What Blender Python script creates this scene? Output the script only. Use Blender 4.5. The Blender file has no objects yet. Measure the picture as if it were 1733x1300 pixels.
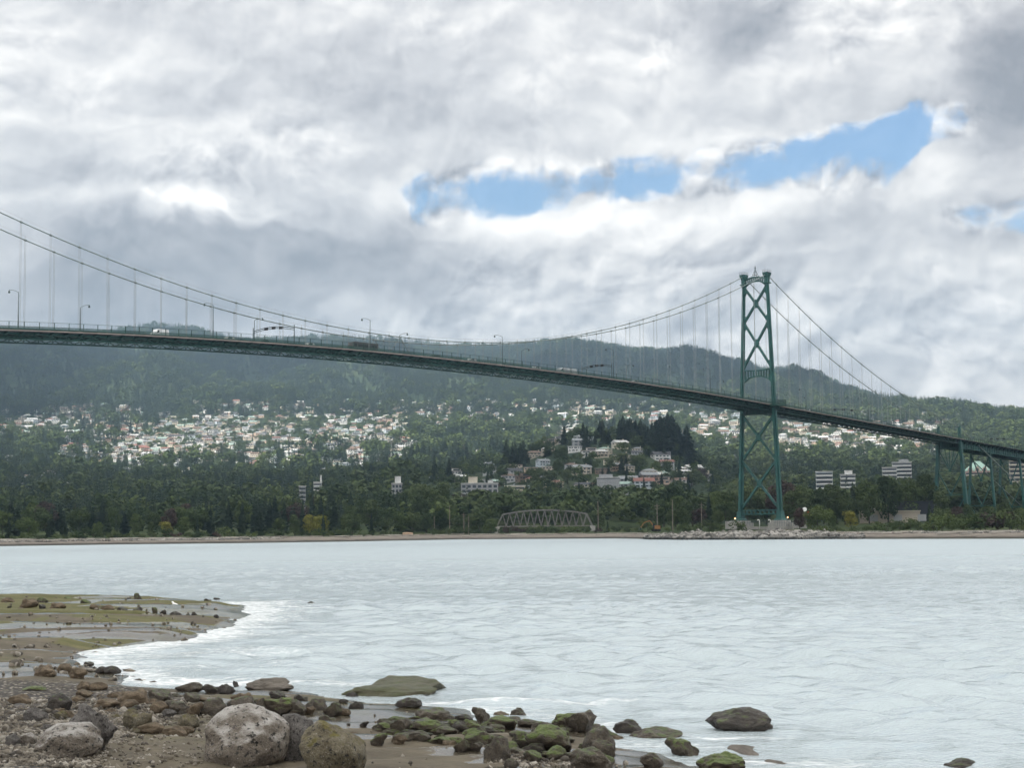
import bpy, bmesh, math, random
import numpy as np
from math import sin, cos, tan, pi, radians, sqrt, atan2
from mathutils import Vector, Matrix, noise as mnoise
random.seed(7); RS = np.random.RandomState(11)
scene = bpy.context.scene
COL = scene.collection

# ------------------------------------------------------------------ camera model (fitted to the photograph)
F, YAW, PIT, ROLL, H = 2913.63, 0.87473, 0.085, 0.0095, 4.4
PM = 9.6748                       # metres between two hangers
DN = 41.61551 * PM                # distance of the near cable plane
CW = 12.0914                      # spacing of the two cable planes
KF, KA, KT = -28.1435, 15.71159, 40.15655
CP, SP, CR, SR = cos(PIT), sin(PIT), cos(ROLL), sin(ROLL)
CY, SY = cos(YAW), sin(YAW)

def ray(px, py):
    a2 = (px - 866.5) / F; b2 = (650 - py) / F
    a = a2*CR + b2*SR; b = -a2*SR + b2*CR
    return (a, CP - b*SP, SP + b*CP)

def at(px, py, Y):
    """world point seen at photo pixel (px,py) at forward distance Y"""
    r = ray(px, py); t = Y / r[1]
    return Vector((r[0]*t, Y, H + r[2]*t))

def proj(X, Y, Z):
    z = Z - H
    zc = Y*CP + z*SP; yc = -Y*SP + z*CP
    a = X/zc; b = yc/zc
    return 866.5 + F*(a*CR - b*SR), 650 - F*(a*SR + b*CR)

def plane_hit(px, py, v):
    """(k, height above water) of a pixel on the vertical bridge plane v metres beyond the near cables"""
    X, Y, Z = ray(px, py)
    dd = -X*SY + Y*CY; uu = X*CY + Y*SY; t = (DN + v) / dd
    return uu*t/PM + KF, Z*t + H

def bw(k, v, z):
    u = (k - KF)*PM; d = DN + v
    return Vector((u*CY - d*SY, u*SY + d*CY, z))

# ------------------------------------------------------------------ scene tools
def link(o):
    COL.objects.link(o); return o

def tag(o, label=None, cat=None, group=None, kind=None):
    if label: o['label'] = label
    if cat: o['category'] = cat
    if group: o['group'] = group
    if kind: o['kind'] = kind
    return o

def empty(name, loc, rz=0.0):
    o = bpy.data.objects.new(name, None); o.location = loc; o.rotation_euler = (0, 0, rz)
    o.empty_display_size = 0.5
    return link(o)

class MB:
    def __init__(self): self.v = []; self.f = []; self.m = []; self.n = 0
    def add(self, vs, fs, mi=0):
        b = self.n; self.v.extend([tuple(p) for p in vs]); self.n += len(vs)
        for f in fs: self.f.append(tuple(b + i for i in f)); self.m.append(mi)
        return self
    def box(self, c, s, rz=0.0, mi=0):
        x, y, z = s[0]/2, s[1]/2, s[2]/2; cz, sz = cos(rz), sin(rz)
        vs = []
        for dx, dy, dz in ((-x,-y,-z),(x,-y,-z),(x,y,-z),(-x,y,-z),(-x,-y,z),(x,-y,z),(x,y,z),(-x,y,z)):
            vs.append((c[0]+dx*cz-dy*sz, c[1]+dx*sz+dy*cz, c[2]+dz))
        return self.add(vs, [(0,3,2,1),(4,5,6,7),(0,1,5,4),(1,2,6,5),(2,3,7,6),(3,0,4,7)], mi)
    def beam(self, p, q, w, h=None, up=(0,0,1), mi=0, w2=None, h2=None):
        p, q = Vector(p), Vector(q); d = (q-p)
        if d.length < 1e-6: return self
        d.normalize(); h = h or w; w2 = w2 or w; h2 = h2 or h
        upv = Vector(up)
        if abs(d.dot(upv)) > .98: upv = Vector((1,0,0)) if abs(d.x) < .9 else Vector((0,1,0))
        a = d.cross(upv).normalized(); b = a.cross(d).normalized()
        vs = []
        for c, ww, hh in ((p, w, h), (q, w2, h2)):
            for sa, sb in ((-1,-1),(1,-1),(1,1),(-1,1)): vs.append(c + a*(sa*ww/2) + b*(sb*hh/2))
        return self.add(vs, [(0,1,2,3),(7,6,5,4),(0,4,5,1),(1,5,6,2),(2,6,7,3),(3,7,4,0)], mi)
    def tube(self, pts, r, n=6, mi=0, cap=True):
        pts = [Vector(p) for p in pts]; rs = r if hasattr(r, '__len__') else [r]*len(pts)
        vs = []; fs = []
        for i, p in enumerate(pts):
            d = (pts[min(i+1, len(pts)-1)] - pts[max(i-1, 0)]).normalized()
            upv = Vector((0,0,1)) if abs(d.z) < .95 else Vector((1,0,0))
            a = d.cross(upv).normalized(); b = a.cross(d).normalized()
            for j in range(n):
                t = 2*pi*j/n; vs.append(p + a*(cos(t)*rs[i]) + b*(sin(t)*rs[i]))
        for i in range(len(pts)-1):
            for j in range(n):
                fs.append((i*n+j, i*n+(j+1) % n, (i+1)*n+(j+1) % n, (i+1)*n+j))
        if cap: fs.append(tuple(range(n-1, -1, -1))); fs.append(tuple((len(pts)-1)*n+j for j in range(n)))
        return self.add(vs, fs, mi)
    def prism(self, poly, z0, z1, mi=0):
        n = len(poly); vs = [(x, y, z0) for x, y in poly] + [(x, y, z1) for x, y in poly]
        return self.add(vs, [tuple(range(n-1, -1, -1)), tuple(range(n, 2*n))] + [(i, (i+1) % n, n+(i+1) % n, n+i) for i in range(n)], mi)
    def extrude(self, poly3, d, mi=0):
        n = len(poly3); d = Vector(d); a = [Vector(p) for p in poly3]; vs = a + [p + d for p in a]
        return self.add(vs, [tuple(range(n-1, -1, -1)), tuple(range(n, 2*n))] + [(i, (i+1) % n, n+(i+1) % n, n+i) for i in range(n)], mi)
    def ball(self, c, r, seg=8, rings=5, mi=0):
        r = r if hasattr(r, '__len__') else (r, r, r); vs = []; fs = []
        vs.append((c[0], c[1], c[2]-r[2]))
        for i in range(1, rings):
            t = pi*i/rings - pi/2
            for j in range(seg):
                a = 2*pi*j/seg; vs.append((c[0]+r[0]*cos(t)*cos(a), c[1]+r[1]*cos(t)*sin(a), c[2]+r[2]*sin(t)))
        vs.append((c[0], c[1], c[2]+r[2])); L = len(vs)-1
        for j in range(seg): fs.append((0, 1+(j+1) % seg, 1+j)); fs.append((L, L-seg+j, L-seg+(j+1) % seg))
        for i in range(rings-2):
            for j in range(seg):
                b = 1+i*seg; fs.append((b+j, b+(j+1) % seg, b+seg+(j+1) % seg, b+seg+j))
        return self.add(vs, fs, mi)
    def mesh(self, name, mats, smooth=False):
        me = bpy.data.meshes.new(name); me.from_pydata([tuple(p) for p in self.v], [], self.f)
        for m in (mats if isinstance(mats, (list, tuple)) else [mats]): me.materials.append(m)
        if max(self.m or [0]) > 0: me.polygons.foreach_set('material_index', self.m)
        if smooth: me.polygons.foreach_set('use_smooth', [True]*len(self.f))
        me.update(); return me
    def build(self, name, mats, parent=None, smooth=False):
        o = bpy.data.objects.new(name, self.mesh(name, mats, smooth)); link(o)
        if parent is not None: o.parent = parent
        return o

def np_mesh(name, V, Fq, mats, smooth=True):
    me = bpy.data.meshes.new(name); nf = len(Fq); k = Fq.shape[1]
    me.vertices.add(len(V)); me.vertices.foreach_set('co', np.asarray(V, np.float32).ravel())
    me.loops.add(nf*k); me.loops.foreach_set('vertex_index', np.asarray(Fq, np.int32).ravel())
    me.polygons.add(nf); me.polygons.foreach_set('loop_start', np.arange(0, nf*k, k, dtype=np.int32))
    me.polygons.foreach_set('loop_total', np.full(nf, k, np.int32))
    me.polygons.foreach_set('use_smooth', np.full(nf, smooth))
    for m in (mats if isinstance(mats, (list, tuple)) else [mats]): me.materials.append(m)
    me.update(calc_edges=True); me.validate(); return me

def grid_faces(nx, ny):
    i = np.arange(nx-1)[:, None]*ny + np.arange(ny-1)[None, :]; i = i.ravel()
    return np.stack([i, i+ny, i+ny+1, i+1], 1)

def copy_tree(o, parent=None):
    c = o.copy(); COL.objects.link(c)
    for k in ('label', 'group'):
        pass
    if parent is not None: c.parent = parent; c.matrix_parent_inverse = o.matrix_parent_inverse.copy()
    for ch in o.children: copy_tree(ch, c)
    return c

# ------------------------------------------------------------------ node tools
class NT:
    def __init__(self, tree): self.t = tree; self.l = tree.links
    def node(self, kind, **kw):
        n = self.t.nodes.new(kind)
        for k, v in kw.items(): setattr(n, k, v)
        return n
    def put(self, sock, val):
        if isinstance(val, bpy.types.NodeSocket): self.l.new(val, sock)
        elif isinstance(val, (tuple, list)) and len(val) == 3 and sock.type == 'RGBA': sock.default_value = (*val, 1)
        else: sock.default_value = val
    def m(self, op, a, b=None, c=None, clamp=False):
        n = self.node('ShaderNodeMath', operation=op, use_clamp=clamp)
        for i, x in enumerate((a, b, c)):
            if x is not None: self.put(n.inputs[i], x)
        return n.outputs[0]
    def vm(self, op, a, b=None):
        n = self.node('ShaderNodeVectorMath', operation=op); self.put(n.inputs[0], a)
        if b is not None: self.put(n.inputs[1], b)
        return n.outputs[0]
    def xyz(self, x, y, z):
        n = self.node('ShaderNodeCombineXYZ')
        for i, q in enumerate((x, y, z)): self.put(n.inputs[i], q)
        return n.outputs[0]
    def sep(self, v):
        n = self.node('ShaderNodeSeparateXYZ'); self.put(n.inputs[0], v); return n.outputs
    def noise(self, vec=None, scale=5., detail=4., rough=.5, dist=0., out=0, lac=2.0):
        n = self.node('ShaderNodeTexNoise')
        if vec is not None: self.put(n.inputs['Vector'], vec)
        self.put(n.inputs['Scale'], scale); self.put(n.inputs['Detail'], detail)
        self.put(n.inputs['Roughness'], rough); self.put(n.inputs['Distortion'], dist); self.put(n.inputs['Lacunarity'], lac)
        return n.outputs[out]
    def noise2(self, vec, scale, detail, rough, out=0):
        n = self.node('ShaderNodeTexNoise', noise_dimensions='2D'); self.put(n.inputs['Vector'], vec); self.put(n.inputs['Scale'], scale); self.put(n.inputs['Detail'], detail); self.put(n.inputs['Roughness'], rough)
        return n.outputs[out]
    def voronoi(self, vec, scale, feature='F1', out=0):
        n = self.node('ShaderNodeTexVoronoi', feature=feature); self.put(n.inputs['Vector'], vec); self.put(n.inputs['Scale'], scale)
        return n.outputs[out]
    def ramp(self, fac, stops, interp='LINEAR'):
        n = self.node('ShaderNodeValToRGB'); r = n.color_ramp; r.interpolation = interp
        while len(r.elements) < len(stops): r.elements.new(.5)
        for e, (p, c) in zip(r.elements, stops):
            e.position = p; e.color = (*c, 1) if hasattr(c, '__len__') else (c, c, c, 1)
        self.put(n.inputs[0], fac); return n.outputs[0]
    def smooth(self, x, a, b, lo=0., hi=1.):
        n = self.node('ShaderNodeMapRange', interpolation_type='SMOOTHSTEP')
        for i, q in enumerate((x, a, b, lo, hi)): self.put(n.inputs[i], q)
        return n.outputs[0]
    def mix(self, fac, a, b, mode='MIX'):
        n = self.node('ShaderNodeMix', data_type='RGBA', blend_type=mode)
        self.put(n.inputs[0], fac); self.put(n.inputs[6], a); self.put(n.inputs[7], b); return n.outputs[2]
    def obj(self): return self.node('ShaderNodeTexCoord').outputs['Object']
    def pos(self): return self.node('ShaderNodeNewGeometry').outputs['Position']
    def nrm(self): return self.node('ShaderNodeNewGeometry').outputs['Normal']
    def rand(self): return self.node('ShaderNodeObjectInfo').outputs['Random']
    def bump(self, h, strength=.3, dist=.1):
        n = self.node('ShaderNodeBump'); n.inputs['Strength'].default_value = strength; n.inputs['Distance'].default_value = dist
        self.put(n.inputs['Height'], h); return n.outputs[0]

def material(name, fn):
    """fn(T, bsdf) wires a Principled material"""
    m = bpy.data.materials.new(name); m.use_nodes = True; t = m.node_tree; t.nodes.clear(); T = NT(t)
    out = T.node('ShaderNodeOutputMaterial'); b = T.node('ShaderNodeBsdfPrincipled'); t.links.new(b.outputs[0], out.inputs[0])
    r = fn(T, b)
    if r is not None: t.links.new(r, out.inputs[0])
    return m

def paint(name, col, rough=.5, var=.18, scale=.6, spec=.4, metal=0.0, tint=None):
    """plain painted or cast surface with slow weathering and fine grain"""
    def fn(T, b):
        p = T.obj(); n1 = T.noise(p, scale, 5, .6); n2 = T.noise(p, scale*9, 3, .6)
        v = T.m('ADD', T.m('MULTIPLY', n1, .7), T.m('MULTIPLY', n2, .3))
        lo = tuple(c*(1-var) for c in col); hi = tuple(min(.95, c*(1+var)) for c in col)
        if tint: lo = tint
        T.put(b.inputs['Base Color'], T.ramp(v, [(.3, lo), (.7, hi)]))
        T.put(b.inputs['Roughness'], rough); T.put(b.inputs['Specular IOR Level'], spec); T.put(b.inputs['Metallic'], metal)
    return material(name, fn)

def emit(name, col, s):
    def fn(T, b):
        T.put(b.inputs['Base Color'], (.02, .02, .02)); T.put(b.inputs['Emission Color'], col); T.put(b.inputs['Emission Strength'], s)
    return material(name, fn)

# ------------------------------------------------------------------ camera
cam_data = bpy.data.cameras.new('camera'); cam = link(bpy.data.objects.new('camera', cam_data))
cam_data.sensor_fit = 'HORIZONTAL'; cam_data.sensor_width = 36.0; cam_data.lens = 36.0*F/1733.0
cam_data.clip_start = .1; cam_data.clip_end = 30000
r0 = Vector((1, 0, 0)); u0 = Vector((0, -SP, CP)); f0 = Vector((0, CP, SP))
rr = r0*CR - u0*SR; uu_ = r0*SR + u0*CR
M = Matrix((rr, uu_, -f0)).transposed().to_4x4(); M.translation = (0, 0, H)
cam.matrix_world = M
scene.camera = cam
# ------------------------------------------------------------------ bridge materials
M_GREEN = paint('bridge_green_paint', (.019, .088, .078), .45, .4, .18)
M_GREEN_L = paint('bridge_green_paint_weathered', (.035, .135, .125), .5, .3, .2)
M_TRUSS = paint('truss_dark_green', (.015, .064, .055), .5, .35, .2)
M_DECKC = paint('pale_pink_concrete', (.27, .215, .195), .85, .2, .4)
M_ASPH = paint('asphalt', (.05, .05, .052), .9, .2, .5)
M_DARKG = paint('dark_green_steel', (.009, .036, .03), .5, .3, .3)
M_RAIL = paint('railing_green', (.013, .055, .043), .5, .25, .3)
M_CABLE = paint('cable_grey_green', (.20, .24, .23), .55, .2, .3)
M_WIRE = paint('galvanised_wire', (.30, .33, .34), .5, .15, .3)
M_CONC = paint('grey_concrete', (.33, .32, .30), .9, .3, .15)
M_SIGNALB = paint('signal_black', (.015, .016, .017), .5)
M_LAMPW = emit('navigation_lamp_glow', (1., .5, .25), 3.)
M_STEELG = paint('lamp_post_grey', (.07, .10, .10), .5, .2)
M_WHITE = paint('white_paint', (.78, .78, .76), .5, .06)
M_GLASSD = paint('dark_glass', (.02, .026, .03), .12, .1, .5, .6)
M_TYRE = paint('tyre_rubber', (.015, .015, .015), .9)

def zdeck(k):                    # height of the sidewalk edge above water
    if k < 16.5: z = 60 - .0158*(k-16.5)**2
    elif k < KT: z = 60 - .0095*(k-16.5)**2
    else: z = 60 - .0095*(KT-16.5)**2 - .4468*(k-KT)
    return z + H
Z0C, CUC = 6.82466*PM, .00826*PM
def zmain(k): return Z0C + CUC*(k-KA)**2 + H
SIDE = np.polyfit([40.157, 45.31, 47.36, 50.5, 52.69, 54.96, 57., 59.74], [113.6, 91.6, 84.3, 74.0, 67.9, 62.0, 57.6, 52.7], 2)
def zside(k): return float(np.polyval(SIDE, k)) + H

# the bridge root stands at the tower base between the two legs; local x runs along the bridge, y across, z up
HC = CW/2
bridge = empty('suspension_bridge', bw(KT, HC, 0), YAW)
tag(bridge, 'long green suspension bridge with one tall lattice tower crossing the inlet', 'suspension bridge')
def L(k, v, z): return ((k-KT)*PM, v-HC, z)
K0, K1 = -12.0, 59.9
V0, V1 = -2.4, CW+2.4

def strip(mb, k0, k1, v0, v1, dz0, dz1, step=.5, mi=0):
    """a ribbon of boxes that follows the deck between two heights relative to the sidewalk"""
    n = int(round((k1-k0)/step)); vs = []
    for i in range(n+1):
        k = k0 + (k1-k0)*i/n; z = zdeck(k)
        for v, dz in ((v0, dz0), (v1, dz0), (v1, dz1), (v0, dz1)): vs.append(L(k, v, z+dz))
    fs = [(0, 1, 2, 3), tuple(4*n+j for j in (3, 2, 1, 0))]
    for i in range(n):
        b = 4*i
        for j in range(4): fs.append((b+j, b+4+j, b+4+(j+1) % 4, b+(j+1) % 4))
    mb.add(vs, fs, mi); return mb

d = MB(); strip(d, K0, K1, V0+.15, V1-.15, -.42, -.12); d.build('deck_slab', M_ASPH, bridge)
d = MB(); strip(d, K0, K1, V0, V0+.15, -.30, .02); strip(d, K0, K1, V1-.15, V1, -.30, .02)
# joints of the fascia panels
d.build('deck_fascia', M_DECKC, bridge)
for v0 in (.7, CW-1.0):
    d = MB(); strip(d, K0, K1, v0, v0+.3, -.12, .75); d.build('traffic_barrier', M_DARKG, bridge)
for v in (V0+.05, V1-.2):
    d = MB()
    strip(d, K0, K1, v+.03, v+.09, .95, 1.06); strip(d, K0, K1, v+.04, v+.08, 2.22, 2.30); strip(d, K0, K1, v+.04, v+.08, .10, .2)
    k = K0
    while k < K1:
        z = zdeck(k)
        d.box(L(k, v+.06, z+1.15), (.16, .14, 2.3))
        k += .5
    nb = int((K1-K0)*PM/.16)
    for i in range(nb):                # pickets of the lower rail
        k = K0 + (K1-K0)*i/nb; x, y, z = L(k, v+.06, zdeck(k))
        d.add([(x-.055, y, z), (x+.055, y, z), (x+.055, y, z+1.0), (x-.055, y, z+1.0)], [(0, 1, 2, 3)])
        if i % 3 == 0: d.add([(x-.014, y, z+1.05), (x+.014, y, z+1.05), (x+.014, y, z+2.24), (x-.014, y, z+2.24)], [(0, 1, 2, 3)])
    d.build('railing', M_RAIL, bridge)
# stiffening trusses
for v in (0.0, CW):
    d = MB()
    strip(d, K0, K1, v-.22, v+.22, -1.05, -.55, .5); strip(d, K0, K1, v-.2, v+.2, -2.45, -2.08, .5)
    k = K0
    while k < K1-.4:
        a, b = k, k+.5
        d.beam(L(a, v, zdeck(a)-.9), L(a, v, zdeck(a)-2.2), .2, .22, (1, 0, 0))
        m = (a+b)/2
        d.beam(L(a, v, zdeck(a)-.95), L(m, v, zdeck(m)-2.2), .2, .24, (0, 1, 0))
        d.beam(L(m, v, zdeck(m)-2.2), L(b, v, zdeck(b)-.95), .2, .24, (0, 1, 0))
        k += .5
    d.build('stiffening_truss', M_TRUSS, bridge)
d = MB(); k = K0
while k < K1:                          # floor beams and knee brackets under the sidewalks
    z = zdeck(k)
    d.box(L(k, HC, z-.72), (.26, CW-.3, .55))
    for s, va, vb in ((-1, V0+.2, -.25), (1, CW+.25, V1-.2)):
        d.extrude([L(k-.012, va, z-.42), L(k-.012, vb, z-.42), L(k-.012, vb, z-1.1), L(k-.012, va, z-.62)], (.22, 0, 0))
    k += .5
for v in (1.6, 3.4, 5.1, 7.0, 8.7, 10.5): strip(d, K0, K1, v-.1, v+.1, -.68, -.43)
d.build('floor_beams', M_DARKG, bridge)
d = MB(); k = K0
while k < K1-.9:                       # bottom lateral bracing
    za, zb = zdeck(k)-2.27, zdeck(k+1)-2.27; zm = (za+zb)/2
    d.beam(L(k, .2, za), L(k, CW-.2, za), .16, .16)
    d.beam(L(k, .2, za), L(k+.5, HC, zm),   .13, .12); d.beam(L(k, CW-.2, za), L(k+.5, HC, zm), .13, .12)
    d.beam(L(k+.5, HC, zm), L(k+1, .2, zb), .13, .12); d.beam(L(k+.5, HC, zm), L(k+1, CW-.2, zb), .13, .12)
    k += 1
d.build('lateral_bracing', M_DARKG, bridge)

# cables, hand ropes, hangers
for v in (0.0, CW):
    pts = [L(k, v, zmain(k)) for k in np.linspace(-13, KT, 140)]
    ps = [L(k, v, zside(k)) for k in np.linspace(KT, 59.75, 60)]
    d = MB(); d.tube(pts, .17, 8); d.tube(ps, .17, 8)
    for k in range(-12, 60):
        z = zmain(k) if k < KT else zside(k)
        if k == 40: continue
        dk = .03; z2 = zmain(k+dk) if k < KT else zside(k+dk)
        z1 = zmain(k-dk) if k < KT else zside(k-dk)
        d.tube([L(k-dk, v, z1), L(k+dk, v, z2)], .31, 8)
    d.build('main_cable', M_CABLE, bridge, True)
    d = MB()
    d.tube([(x, y, z+1.15) for x, y, z in pts], .03, 4); d.tube([(x, y, z+1.15) for x, y, z in ps], .03, 4)
    for k in range(-12, 59):
        if k == 40: continue
        z = zmain(k) if k < KT else zside(k); d.tube([L(k, v, z), L(k, v, z+1.2)], .05, 4)
    d.build('hand_rope', M_WIRE, bridge)
rest = MB()
def hanger_mb(mb, k, v, z1):
    z0 = zdeck(k) - .6
    for ds in (-.2, .2):
        x, y, _ = L(k, v, 0)
        mb.tube([(x+ds, y, z0), (x+ds, y, z1)], .045, 5)
    mb.box((x, y, z0+.9), (.5, .16, .3))
for v in (0.0, CW):
    for k in range(-12, 57):
        if k == 40: continue
        zc = zmain(k) if k < KT else zside(k)
        if k < 0 or 13 <= k <= 18: hanger_mb(rest, k, v, zc); continue
        d = MB(); hanger_mb(d, k, v, zc); d.build('hanger', M_WIRE, bridge)
o = rest.build('hanger', M_WIRE, bridge); o['kind'] = 'stuff'
# mid-span ties between cable and truss
for v, kc in ((0.0, 15.55), (CW, 15.55)):
    d = MB(); zc = zmain(kc)
    for kk in (kc-.62, kc+.55): d.beam(L(kk, v, zdeck(kk)-.5), L(kc, v, zc), .16, .2, (0, 1, 0))
    d.box(L(kc, v, zc), (1.2, .55, .5)); d.build('mid_span_tie', M_CABLE, bridge)

# ------------------------------------------------------------------ tower
def tz(py): return plane_hit(1286, py, HC)[1]
ZB, ZT = .35946*PM + H, tz(474)
def leg_y(z, s): return s*(HC + .44389*PM*(ZT-z)/(ZT-ZB))
tower = empty('tower', (0, 0, 0)); tower.parent = bridge
def lerp(a, b, t): return a + (b-a)*t
def leg_dims(z): t = (z-ZB)/(ZT-ZB); return lerp(2.75, 1.75, t), lerp(2.0, 1.3, t)
def loft(mb, rects, mi=0):
    """rects: list of (cx, cy, z, sx, sy)"""
    vs = []; fs = [(3, 2, 1, 0)]
    for cx, cy, z, sx, sy in rects: vs += [(cx-sx/2, cy-sy/2, z), (cx+sx/2, cy-sy/2, z), (cx+sx/2, cy+sy/2, z), (cx-sx/2, cy+sy/2, z)]
    n = len(rects)
    for i in range(n-1):
        b = 4*i
        for j in range(4): fs.append((b+j, b+(j+1) % 4, b+4+(j+1) % 4, b+4+j))
    b = 4*(n-1); fs.append((b, b+1, b+2, b+3)); return mb.add(vs, fs, mi)
for s in (-1, 1):
    d = MB(); zs = np.linspace(ZB+.6, ZT, 9)
    def R(fx, fy, dx=0, dy=0): return [(dx*leg_dims(z)[0], leg_y(z, s)+dy*leg_dims(z)[1], z, leg_dims(z)[0]*fx, leg_dims(z)[1]*fy) for z in zs]
    loft(d, R(1.0, .5)); loft(d, R(.46, 1.0))
    for sx in (-1, 1):
        loft(d, R(.07, .62, sx*.47, 0)); loft(d, R(.54, .07, 0, sx*.47))
    for z in np.arange(ZB+6, ZT-2, 8.5):
        a, b = leg_dims(z); d.box((0, leg_y(z, s), z), (a*1.03, b*.55, .22)); d.box((0, leg_y(z, s), z+.3), (a*.5, b*1.03, .22))
    # spread foot
    y0 = leg_y(ZB, s)
    loft(d, [(0, y0, ZB, 5.2, 3.8), (0, y0, ZB+.5, 5.0, 3.6), (0, y0, ZB+.9, 3.4, 2.6), (0, leg_y(ZB+4, s), ZB+4, 2.9, 2.15)])
    d.build('leg', M_GREEN_L if False else M_GREEN, tower)
    # saddle housing that flares out at the top
    d = MB(); y = leg_y(ZT, s); zt = ZT
    loft(d, [(0, y, zt-2.6, 2.0, 1.6), (0, y, zt-2.4, 3.4, 2.4), (0, y, zt-2.0, 3.4, 2.4), (0, y, zt-1.8, 2.1, 1.7)])
    loft(d, [(0, y, zt-1.8, 2.0, 1.6), (0, y, zt+.2, 2.1, 1.7), (0, y, zt+1.5, 3.2, 2.5), (0, y, zt+2.5, 3.4, 2.7)])
    d.build('saddle_housing', M_GREEN, tower)
    d = MB(); zz = zt+2.5
    for ax, ay in ((-1.6, -1.25), (1.6, -1.25), (1.6, 1.25), (-1.6, 1.25), (0, -1.25), (0, 1.25)): d.box((ax, y+ay, zz+.55), (.07, .07, 1.1))
    for hh in (.55, 1.1):
        for (ax, ay), (bx, by) in (((-1.6, -1.25), (1.6, -1.25)), ((1.6, -1.25), (1.6, 1.25)), ((1.6, 1.25), (-1.6, 1.25)), ((-1.6, 1.25), (-1.6, -1.25))):
            d.beam((ax, y+ay, zz+hh), (bx, y+by, zz+hh), .05)
    if s < 0: d.tube([(-1.5, y, zz), (-1.5, y, zz+3.6)], .04, 4)
    d.build('roof_railing', M_STEELG, tower)

def arch_strut(name, z_leg_top, z_mid_top, z_leg_bot, z_mid_bot, verts_n, tx=.9, lower_drop=0):
    """portal strut with curved chords, open panels between them"""
    d = MB(); n = 16; up = []; lo = []
    for i in range(n+1):
        t = i/n; q = 1-(2*t-1)**2
        zu = z_leg_top + (z_mid_top-z_leg_top)*q
        e = abs(2*t-1); zl = z_mid_bot - (z_mid_bot-z_leg_bot)*(e**2.6)
        ya, yb = leg_y(zl, -1)+.5, leg_y(zl, 1)-.5
        up.append((0, lerp(leg_y(zu, -1), leg_y(zu, 1), t), zu)); lo.append((0, lerp(ya, yb, t), zl))
    th = .55
    for i in range(n):
        d.beam(up[i], up[i+1], tx, th, (1, 0, 0)) if False else d.beam(up[i], up[i+1], th, tx, (1, 0, 0))
        d.beam(lo[i], lo[i+1], th, tx, (1, 0, 0))
    for j in range(1, verts_n):
        t = j/verts_n; i = t*n; a = int(i); f_ = i-a
        pu = Vector(up[a]).lerp(Vector(up[min(a+1, n)]), f_); pl = Vector(lo[a]).lerp(Vector(lo[min(a+1, n)]), f_)
        d.beam(pl, pu, .38, tx*.8, (1, 0, 0))
    # solid haunches beside the legs
    for a, b in ((0, 1), (n-1, n)):
        for dx in (-tx/2+.1,):
            d.extrude([(dx, *lo[a][1:]), (dx, *lo[b][1:]), (dx, *up[b][1:]), (dx, *up[a][1:])], (tx-.2, 0, 0))
    d.build(name, M_GREEN, tower)
arch_strut('top_portal_strut', tz(475.5), tz(470.5), tz(487), tz(477.5), 12)
arch_strut('deck_portal_strut', tz(625.5), tz(628), tz(648), tz(637.5), 11)
def x_brace(ya_, yb_):
    z1, z0 = tz(ya_), tz(yb_); d = MB(); w = .95
    p = {(s, q): Vector((0, leg_y(z, s)-s*.5, z)) for s in (-1, 1) for q, z in ((0, z0), (1, z1))}
    for s in (-1, 1): d.beam(p[(s, 0)], p[(-s, 1)], w, 1.0 if s > 0 else .96, (1, 0, 0))
    c = (p[(-1, 0)] + p[(1, 1)])/2; cz = (z0+z1)/2
    # crossing point by interpolation (legs spread downwards)
    wb = (p[(1, 0)].y - p[(-1, 0)].y); wt = (p[(1, 1)].y - p[(-1, 1)].y); t = wb/(wb+wt); cz = lerp(z0, z1, t)
    g = 1.25; d.extrude([(-.53, 0, cz-g*1.6), (-.53, g, cz), (-.53, 0, cz+g*1.6), (-.53, -g, cz)], (1.06, 0, 0))
    for s in (-1, 1):            # rounded gussets at the legs
        for z, sg in ((z0, 1), (z1, -1)):
            y = leg_y(z, s); pts = [(-.42, y, z-sg*1.4), (-.42, y-s*.9, z-sg*.8), (-.42, y-s*2.0, z+sg*1.7), (-.42, y-s*1.2, z+sg*2.7), (-.42, y-s*.35, z+sg*4.2)]
            d.extrude(pts if s*sg > 0 else pts[::-1], (.84, 0, 0))
    d.build('cross_brace', M_GREEN, tower)
x_brace(487.5, 546); x_brace(547, 622); x_brace(704, 779); x_brace(780, 861)
d = MB()                            # strut right under the deck
z1, z0 = tz(694), tz(701.5)
d.beam((0, leg_y(z1, -1), z1), (0, leg_y(z1, 1), z1), .5, 1.5, (1, 0, 0)); d.beam((0, leg_y(z0, -1), z0), (0, leg_y(z0, 1), z0), .5, 1.5, (1, 0, 0))
for i in range(11): y = lerp(leg_y(z0, -1), leg_y(z0, 1), (i+.5)/11); d.box((0, y, (z0+z1)/2), (1.2, .3, z1-z0-.1))
d.box((0, 0, (z0+z1)/2), (.3, leg_y(z0, 1)*2, z1-z0-.2)); d.build('under_deck_strut', M_DARKG, tower)
d = MB(); z1, z0 = tz(864), tz(870.5)
d.beam((0, leg_y(z1, -1), z1), (0, leg_y(z1, 1), z1), .5, 1.3, (1, 0, 0)); d.beam((0, leg_y(z0, -1), z0), (0, leg_y(z0, 1), z0), .5, 1.3, (1, 0, 0))
for i in range(9): y = lerp(leg_y(z0, -1), leg_y(z0, 1), (i+.5)/9); d.box((0, y, (z0+z1)/2), (.9, .7, z1-z0))
d.build('base_strut', M_GREEN, tower)
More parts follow.
